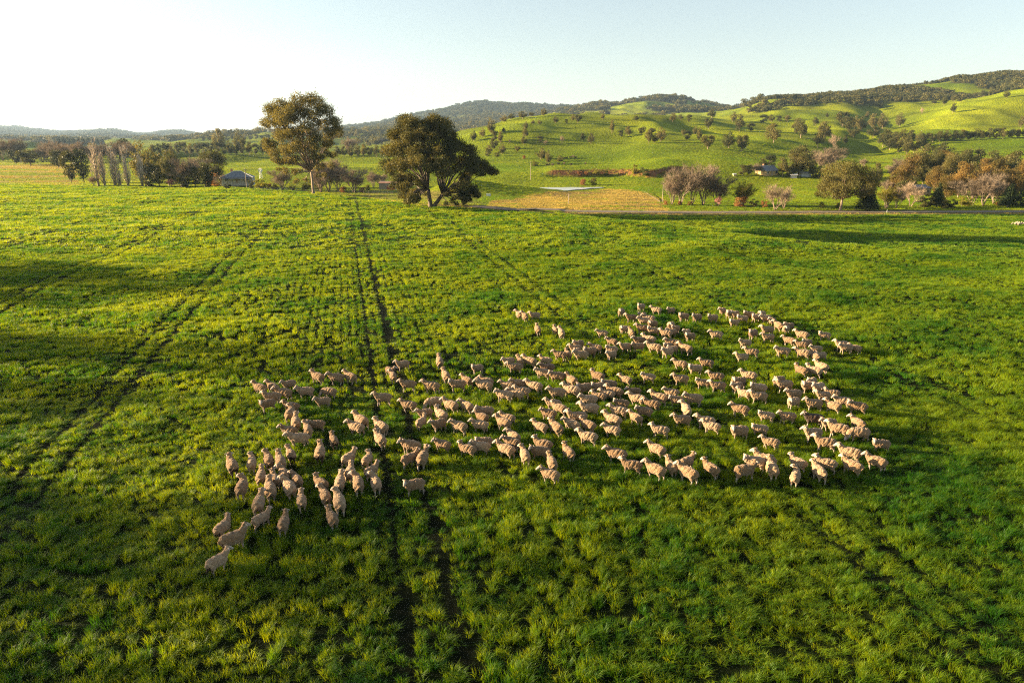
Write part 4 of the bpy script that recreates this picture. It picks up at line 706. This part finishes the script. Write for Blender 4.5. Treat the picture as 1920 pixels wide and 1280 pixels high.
# ---------------------------------------------------------------- woods on the hills (uncountable)
def woods(name, y0, y1, n, size, mats, label, clip=None, seed=1, amin=-.85, amax=.85):
    r = np.random.default_rng(seed); Y = np.sqrt(r.uniform(y0**2, y1**2, n)); X = r.uniform(amin, amax, n)*Y
    k = r.uniform(size=n) < forest_mask(X, Y); X, Y = X[k], Y[k]; n = len(X); srcs = []
    for q, mm in enumerate(mats):
        rr = random.Random(seed*10+q); lobes = [(rr.uniform(-.28, .28), rr.uniform(-.28, .28), rr.uniform(.45, .85), .26, .26, .2) for _ in range(7)]
        Vc, Fc = leaves(lobes, 20, .11, q+seed); srcs.append(mesh('wood_tree', Vc, Fc, M[mm]))
    s = r.uniform(.7, 1.3, n)*size
    P = np.stack([X, Y, terr(X, Y)-s*.15], 1); rot = np.stack([X*0, X*0, r.uniform(0, 6.28, n)], 1); print(name, n)
    instancer(name, P, rot, np.stack([s*1.15, s*1.15, s], 1), r.integers(0, len(srcs), n), srcs, label, 'woods')
woods('woodland', 1050, 2300, 30000, 9, ['gum', 'gumdark', 'gumdark'], 'brown and olive gum woodland covering the right-hand hills', seed=2, amin=.25)
woods('woodland', 1050, 3200, 26000, 14, ['gum', 'gumdark', 'gumdark'], 'scattered woodland on the middle distance slopes', seed=3, amin=-.85, amax=.35)
woods('woodland', 2900, 8500, 70000, 15, ['gumdark', 'gumdark', 'conifer'], 'dense forest covering the blue distant mountains', seed=4)

# ---------------------------------------------------------------- buildings and small structures
M['roofgrey'] = plain('grey_iron_roof', (.10, .115, .13), .5, (.15, .165, .18), 1.0, metal=.1); M['whitewall'] = plain('white_boards', (.36, .345, .32), .8, (.44, .42, .39), 1.0)
M['glassdark'] = plain('dark_window_glass', (.03, .035, .04), .15); M['trim'] = plain('white_trim', (.5, .5, .48), .6); M['stone'] = plain('yellow_stone', (.36, .24, .10), .9, (.46, .33, .15), 1.4)
M['iron'] = plain('galvanised_iron', (.38, .40, .42), .5, (.48, .50, .52), .8, metal=.4); M['rustiron'] = plain('rusty_iron', (.22, .10, .06), .8, (.35, .18, .10), .9); M['timber'] = plain('weathered_timber', (.24, .19, .14), .9, (.36, .30, .23), 3)
M['redpaint'] = plain('dull_red_boards', (.24, .06, .04), .8); M['whiteroof'] = plain('white_painted_iron', (.42, .42, .42), .5)
def house(name, loc, rz, L, Wd, wh, rh, wall, roof, label, cat, hip=True, wins=3, chimney=True, over=.5):
    e = empty(name, loc, rz); tag(e, label, cat); mb = MB(); mb.box(-L/2, L/2, -Wd/2, Wd/2, -1.0, wh); wl = mb.build('wall', M[wall], e)
    mb = MB(); a, b = L/2+over, Wd/2+over; z0, z1 = wh+.02, wh+rh; q = b if hip else 0
    top = [(-a, -b, z0), (a, -b, z0), (a, b, z0), (-a, b, z0), (-a+q, 0, z1), (a-q, 0, z1)]; mb.poly(top, [(0, 1, 5, 4), (2, 3, 4, 5), (1, 2, 5), (3, 0, 4), (0, 3, 2, 1)]); rf = mb.build('roof', M[roof], e)
    mb = MB(); mb.tube([(-a+q, 0, z1+.05), (a-q, 0, z1+.05)], [.12, .12], 4)
    if hip:
        for (x, y) in ((-a, -b), (a, -b)): mb.tube([(x, y, z0+.05), ((-a+q) if x < 0 else (a-q), 0, z1+.05)], [.13, .13], 4)
    mb.build('ridge_cap', M['trim'], rf)
    if chimney: mb = MB(); mb.box(-L*.2-.4, -L*.2+.4, .6, 1.4, wh+rh*.2, wh+rh+.9); mb.build('chimney', M['rustiron'], rf)
    for k in range(wins):
        x = -L/2+L*(k+.5)/wins; mb = MB(); 
        if k == wins//2: mb.box(x-.5, x+.5, -Wd/2-.05, -Wd/2+.05, -.1, 2.1); mb.build('door', M['timber'], e)
        else:
            mb.box(x-.7, x+.7, -Wd/2-.06, -Wd/2+.02, .85, 2.15); f = mb.build('window', M['trim'], e); mb = MB(); mb.box(x-.58, x+.58, -Wd/2-.09, -Wd/2-.062, .97, 2.03); mb.build('pane', M['glassdark'], f)
    return e
P = at(443, 350.5); d = depth(P)/FPX
h1 = house('cottage', (P.x, P.y+3, -.6), math.radians(14), 54*d, 9, 10*d, 11*d, 'whitewall', 'roofgrey', 'white weatherboard cottage with grey hipped roof behind the crop at left', 'cottage')
mb = MB(); mb.box(-5, 5, -6.1, -4.5, 10*d-.5, 10*d-.35); [mb.box(x-.08, x+.08, -6.0, -5.84, -.5, 10*d-.5) for x in (-4.8, -1.6, 1.6, 4.8)]; mb.build('verandah', M['roofgrey'], h1)
P = at(732, 356); d = depth(P)/FPX
sh = house('shed', (P.x, P.y+2, P.z), math.radians(-6), 40*d, 5, 12*d, 2.5*d, 'timber', 'rustiron', 'low dark farm shed with rusty roof left of the spreading tree', 'shed', hip=False, wins=0, chimney=False, over=.3)
mb = MB(); mb.box(-1.2, 2.4, -2.56, -2.5, -.2, 2.0); mb.build('door', M['redpaint'], sh); mb = MB(); mb.box(2.9, 4.0, -2.60, -2.5, -.2, 2.1); mb.build('side_panel', M['trim'], sh)
P = at(1442, 330); d = depth(P)/FPX
house('stone_cottage', (P.x, P.y+4, P.z+.3), math.radians(24), 30*d, 8, 8*d, 9*d, 'stone', 'roofgrey', 'yellow stone cottage with pale roof below the green hill', 'cottage', hip=False, wins=3)
P = at(1511, 332); d = depth(P)/FPX
house('shed', (P.x, P.y+3, P.z), math.radians(4), 18*d, 6, 6*d, 3*d, 'iron', 'iron', 'small silver iron shed right of the yellow stone cottage', 'shed', hip=False, wins=0, chimney=False)
P = at(1486, 332); d = depth(P)/FPX
house('shed', (P.x, P.y-1, P.z), math.radians(-10), 10*d, 4, 4*d, 2*d, 'whitewall', 'whiteroof', 'tiny white shed between yellow cottage and large gum', 'shed', hip=False, wins=0, chimney=False)
P = at(1724, 366); d = depth(P)/FPX
house('farmhouse', (P.x, P.y+4, P.z), math.radians(8), 40*d, 8, 12*d, 5*d, 'stone', 'roofgrey', 'low grey-roofed farmhouse hidden among roadside trees at right', 'farmhouse', hip=False, wins=3, chimney=False)
P = at(1377, 330); d = depth(P)/FPX; house('shed', (P.x, P.y, P.z), 0, 5*d, 2.2, 3*d, 1*d, 'stone', 'whiteroof', 'tiny pale shed alone left of the yellow cottage', 'shed', hip=False, wins=0, chimney=False, over=.15)
# windmill
P = at(490, 335); e = empty('windmill', P); tag(e, 'small steel water-pumping windmill beside the white cottage', 'windmill'); d = depth(P)/FPX; H = 15*d
mb = MB()
for sx in (-1, 1):
    for sy in (-1, 1): mb.tube([(sx*.8, sy*.8, -.3), (sx*.12, sy*.12, H)], [.06, .04], 4)
for k in range(1, 5): z = H*k/5; q = .8-.68*k/5; mb.tube([(-q, -q, z), (q, -q, z), (q, q, z), (-q, q, z), (-q, -q, z)], [.03]*5, 3)
mb.build('tower', M['iron'], e); mb = MB()
for k in range(18):
    a = k*math.pi/9; c_, s_ = math.cos(a), math.sin(a); c2, s2_ = math.cos(a+.26), math.sin(a+.26)
    mb.poly([(c_*.35, -.5, H+s_*.35), (c_*1.25, -.5, H+s_*1.25), (c2*1.25, -.38, H+s2_*1.25), (c2*.35, -.44, H+s2_*.35)], [(0, 1, 2, 3)])
mb.build('wheel', M['trim'], e); mb = MB(); mb.box(-.03, .03, .3, 1.7, H-.45, H+.45); mb.tube([(0, -.5, H), (0, .4, H)], [.06, .06], 5); mb.build('tail_vane', M['trim'], e)
# poles
def pole(px, py, h, label, arm=True):
    P = at(px, py); d = depth(P)/FPX; e = empty('utility_pole', P); tag(e, label, 'utility pole', 'utility poles'); mb = MB(); mb.tube([(0, 0, -.3), (0, 0, h*d)], [.17, .11], 7); mb.build('post', M['timber'], e)
    if arm:
        mb = MB(); mb.box(-.9, .9, -.06, .06, h*d-.75, h*d-.6); [mb.tube([(x, 0, h*d-.6), (x, 0, h*d-.4)], [.05, .04], 5) for x in (-.8, 0, .8)]; mb.build('crossarm', M['timber'], e)
pole(463, 352, 36, 'timber utility pole rising in front of the white cottage roof'); pole(1242, 379, 37, 'pale utility pole beside the leafless roadside trees'); pole(995, 338, 34, 'thin utility pole behind the dam'); pole(1066, 382, 18, 'short pole in the golden stubble', False)
for k, (px, py) in enumerate([(1645, 394), (1663, 399)]):
    P = at(px, py); mb = MB(); mb.box(-.09, .09, -.05, .05, -.1, .95); o = mb.build('road_post', M['trim']); o.location = P; tag(o, 'white road marker post, %s of two by the gravel road' % ('left' if k == 0 else 'right'), 'road post', 'road marker posts')
# wire fence behind the tall gum
e = empty('wire_fence', (0, 0, 0)); tag(e, 'low timber and wire fence along the crop edge behind the gum', 'fence'); Q = [at(px, 357.5+(px-470)*.022) for px in range(475, 745, 9)]
for q in Q: mb = MB(); mb.tube([(q.x, q.y, q.z-.2), (q.x, q.y, q.z+1.15)], [.09, .08], 5); mb.build('post', M['timber'], e)
mb = MB()
for hz in (.4, .75, 1.05): mb.tube([(q.x, q.y, q.z+hz) for q in Q], [.012]*len(Q), 3)
mb.build('wire', M['iron'], e)
# dry branch leaning at the stubble corner, rubble heap, white trough, cattle
A = at(1206, 362); B = at(1238, 379); mb = MB(); mb.tube([(A.x, A.y, A.z+.8), ((A.x+B.x)/2, (A.y+B.y)/2, (A.z+B.z)/2+.5), (B.x, B.y, B.z+.1)], [.04, .08, .12], 5); mb.tube([((A.x*.7+B.x*.3), A.y*.7+B.y*.3, A.z*.7+B.z*.3+.6), (A.x+2, A.y-1, A.z+2.2)], [.05, .02], 4)
o = mb.build('fallen_branch', M['darkbark']); tag(o, 'long dead branch lying at the corner of the golden stubble', 'branch')
P = at(1911, 421); mb = MB(); rr = random.Random(4)
for k in range(26):
    x, y = rr.gauss(0, 1.3), rr.gauss(0, .6); s = rr.uniform(.12, .4); mb.tube([(x-s, y, .1), (x, y+.1, .15+s*.8), (x+s, y, .1)], [s*.5, s*.8, s*.4], 5)
o = mb.build('rubble_heap', M['timber']); o.location = P; o.scale = (.9, .9, 1.2); tag(o, 'small heap of pale stones and earth in the crop at far right', 'rubble heap')
P = at(916, 368); mb = MB(); mb.box(-.9, .9, -.4, .4, 0, .9); mb.box(-.75, .75, -.3, .3, .9, .95); o = mb.build('water_trough', M['trim']); o.location = P; tag(o, 'small white water trough right of the spreading tree', 'trough')
CM = organic([((x, 0, 1.05), (.32, .36, .42)) for x in np.linspace(-.75, .6, 8)]+chain([(.6, 0, 1.15), (1.0, 0, 1.2)], [.26, .18])+chain([(1.0, 0, 1.2), (1.35, 0, 1.0)], [.17, .11])+sum([chain([(x, y, .8), (x, y, 0)], [.14, .06]) for x in (-.75, .5) for y in (-.2, .2)], []), .07, 'cow')
CM.materials.append(M['darkcoat'])
for k, (px, py) in enumerate(sorted([(1030,311),(1036,311.5),(1047,310),(1060,299),(1064,298),(1070,297.5),(1075,296),(1079,298),(1071,311),(1098,309),(1058,309),(1026,312)])):
    P = at(px, py); o = obj('cow', CM); o.location = P; o.rotation_euler = (0, 0, k*1.3); tag(o, 'tiny black cow, %s of the herd grazing below the green hill' % (['first', 'second', 'third', 'fourth', 'fifth', 'sixth', 'seventh', 'eighth', 'ninth', 'tenth', 'eleventh', 'twelfth'][k]+' from left'), 'cow', 'cattle below the green hill')

# ---------------------------------------------------------------- air
HZ = 30.0
mb = MB(); mb.box(-11800, 11800, -400, 13700, -8, 640); hz = mb.build('haze', None); tag(hz, kind='stuff'); tag(hz, 'thin blue evening haze over the valley', 'haze')
m, t, out = nodes('haze_air'); vp = N(t, 'ShaderNodeVolumePrincipled'); vp.inputs['Density'].default_value = 5e-5; vp.inputs['Color'].default_value = (.50, .72, 1, 1); vp.inputs['Anisotropy'].default_value = .2
t.links.new(vp.outputs[0], out.inputs['Volume']); hz.data.materials.append(m)
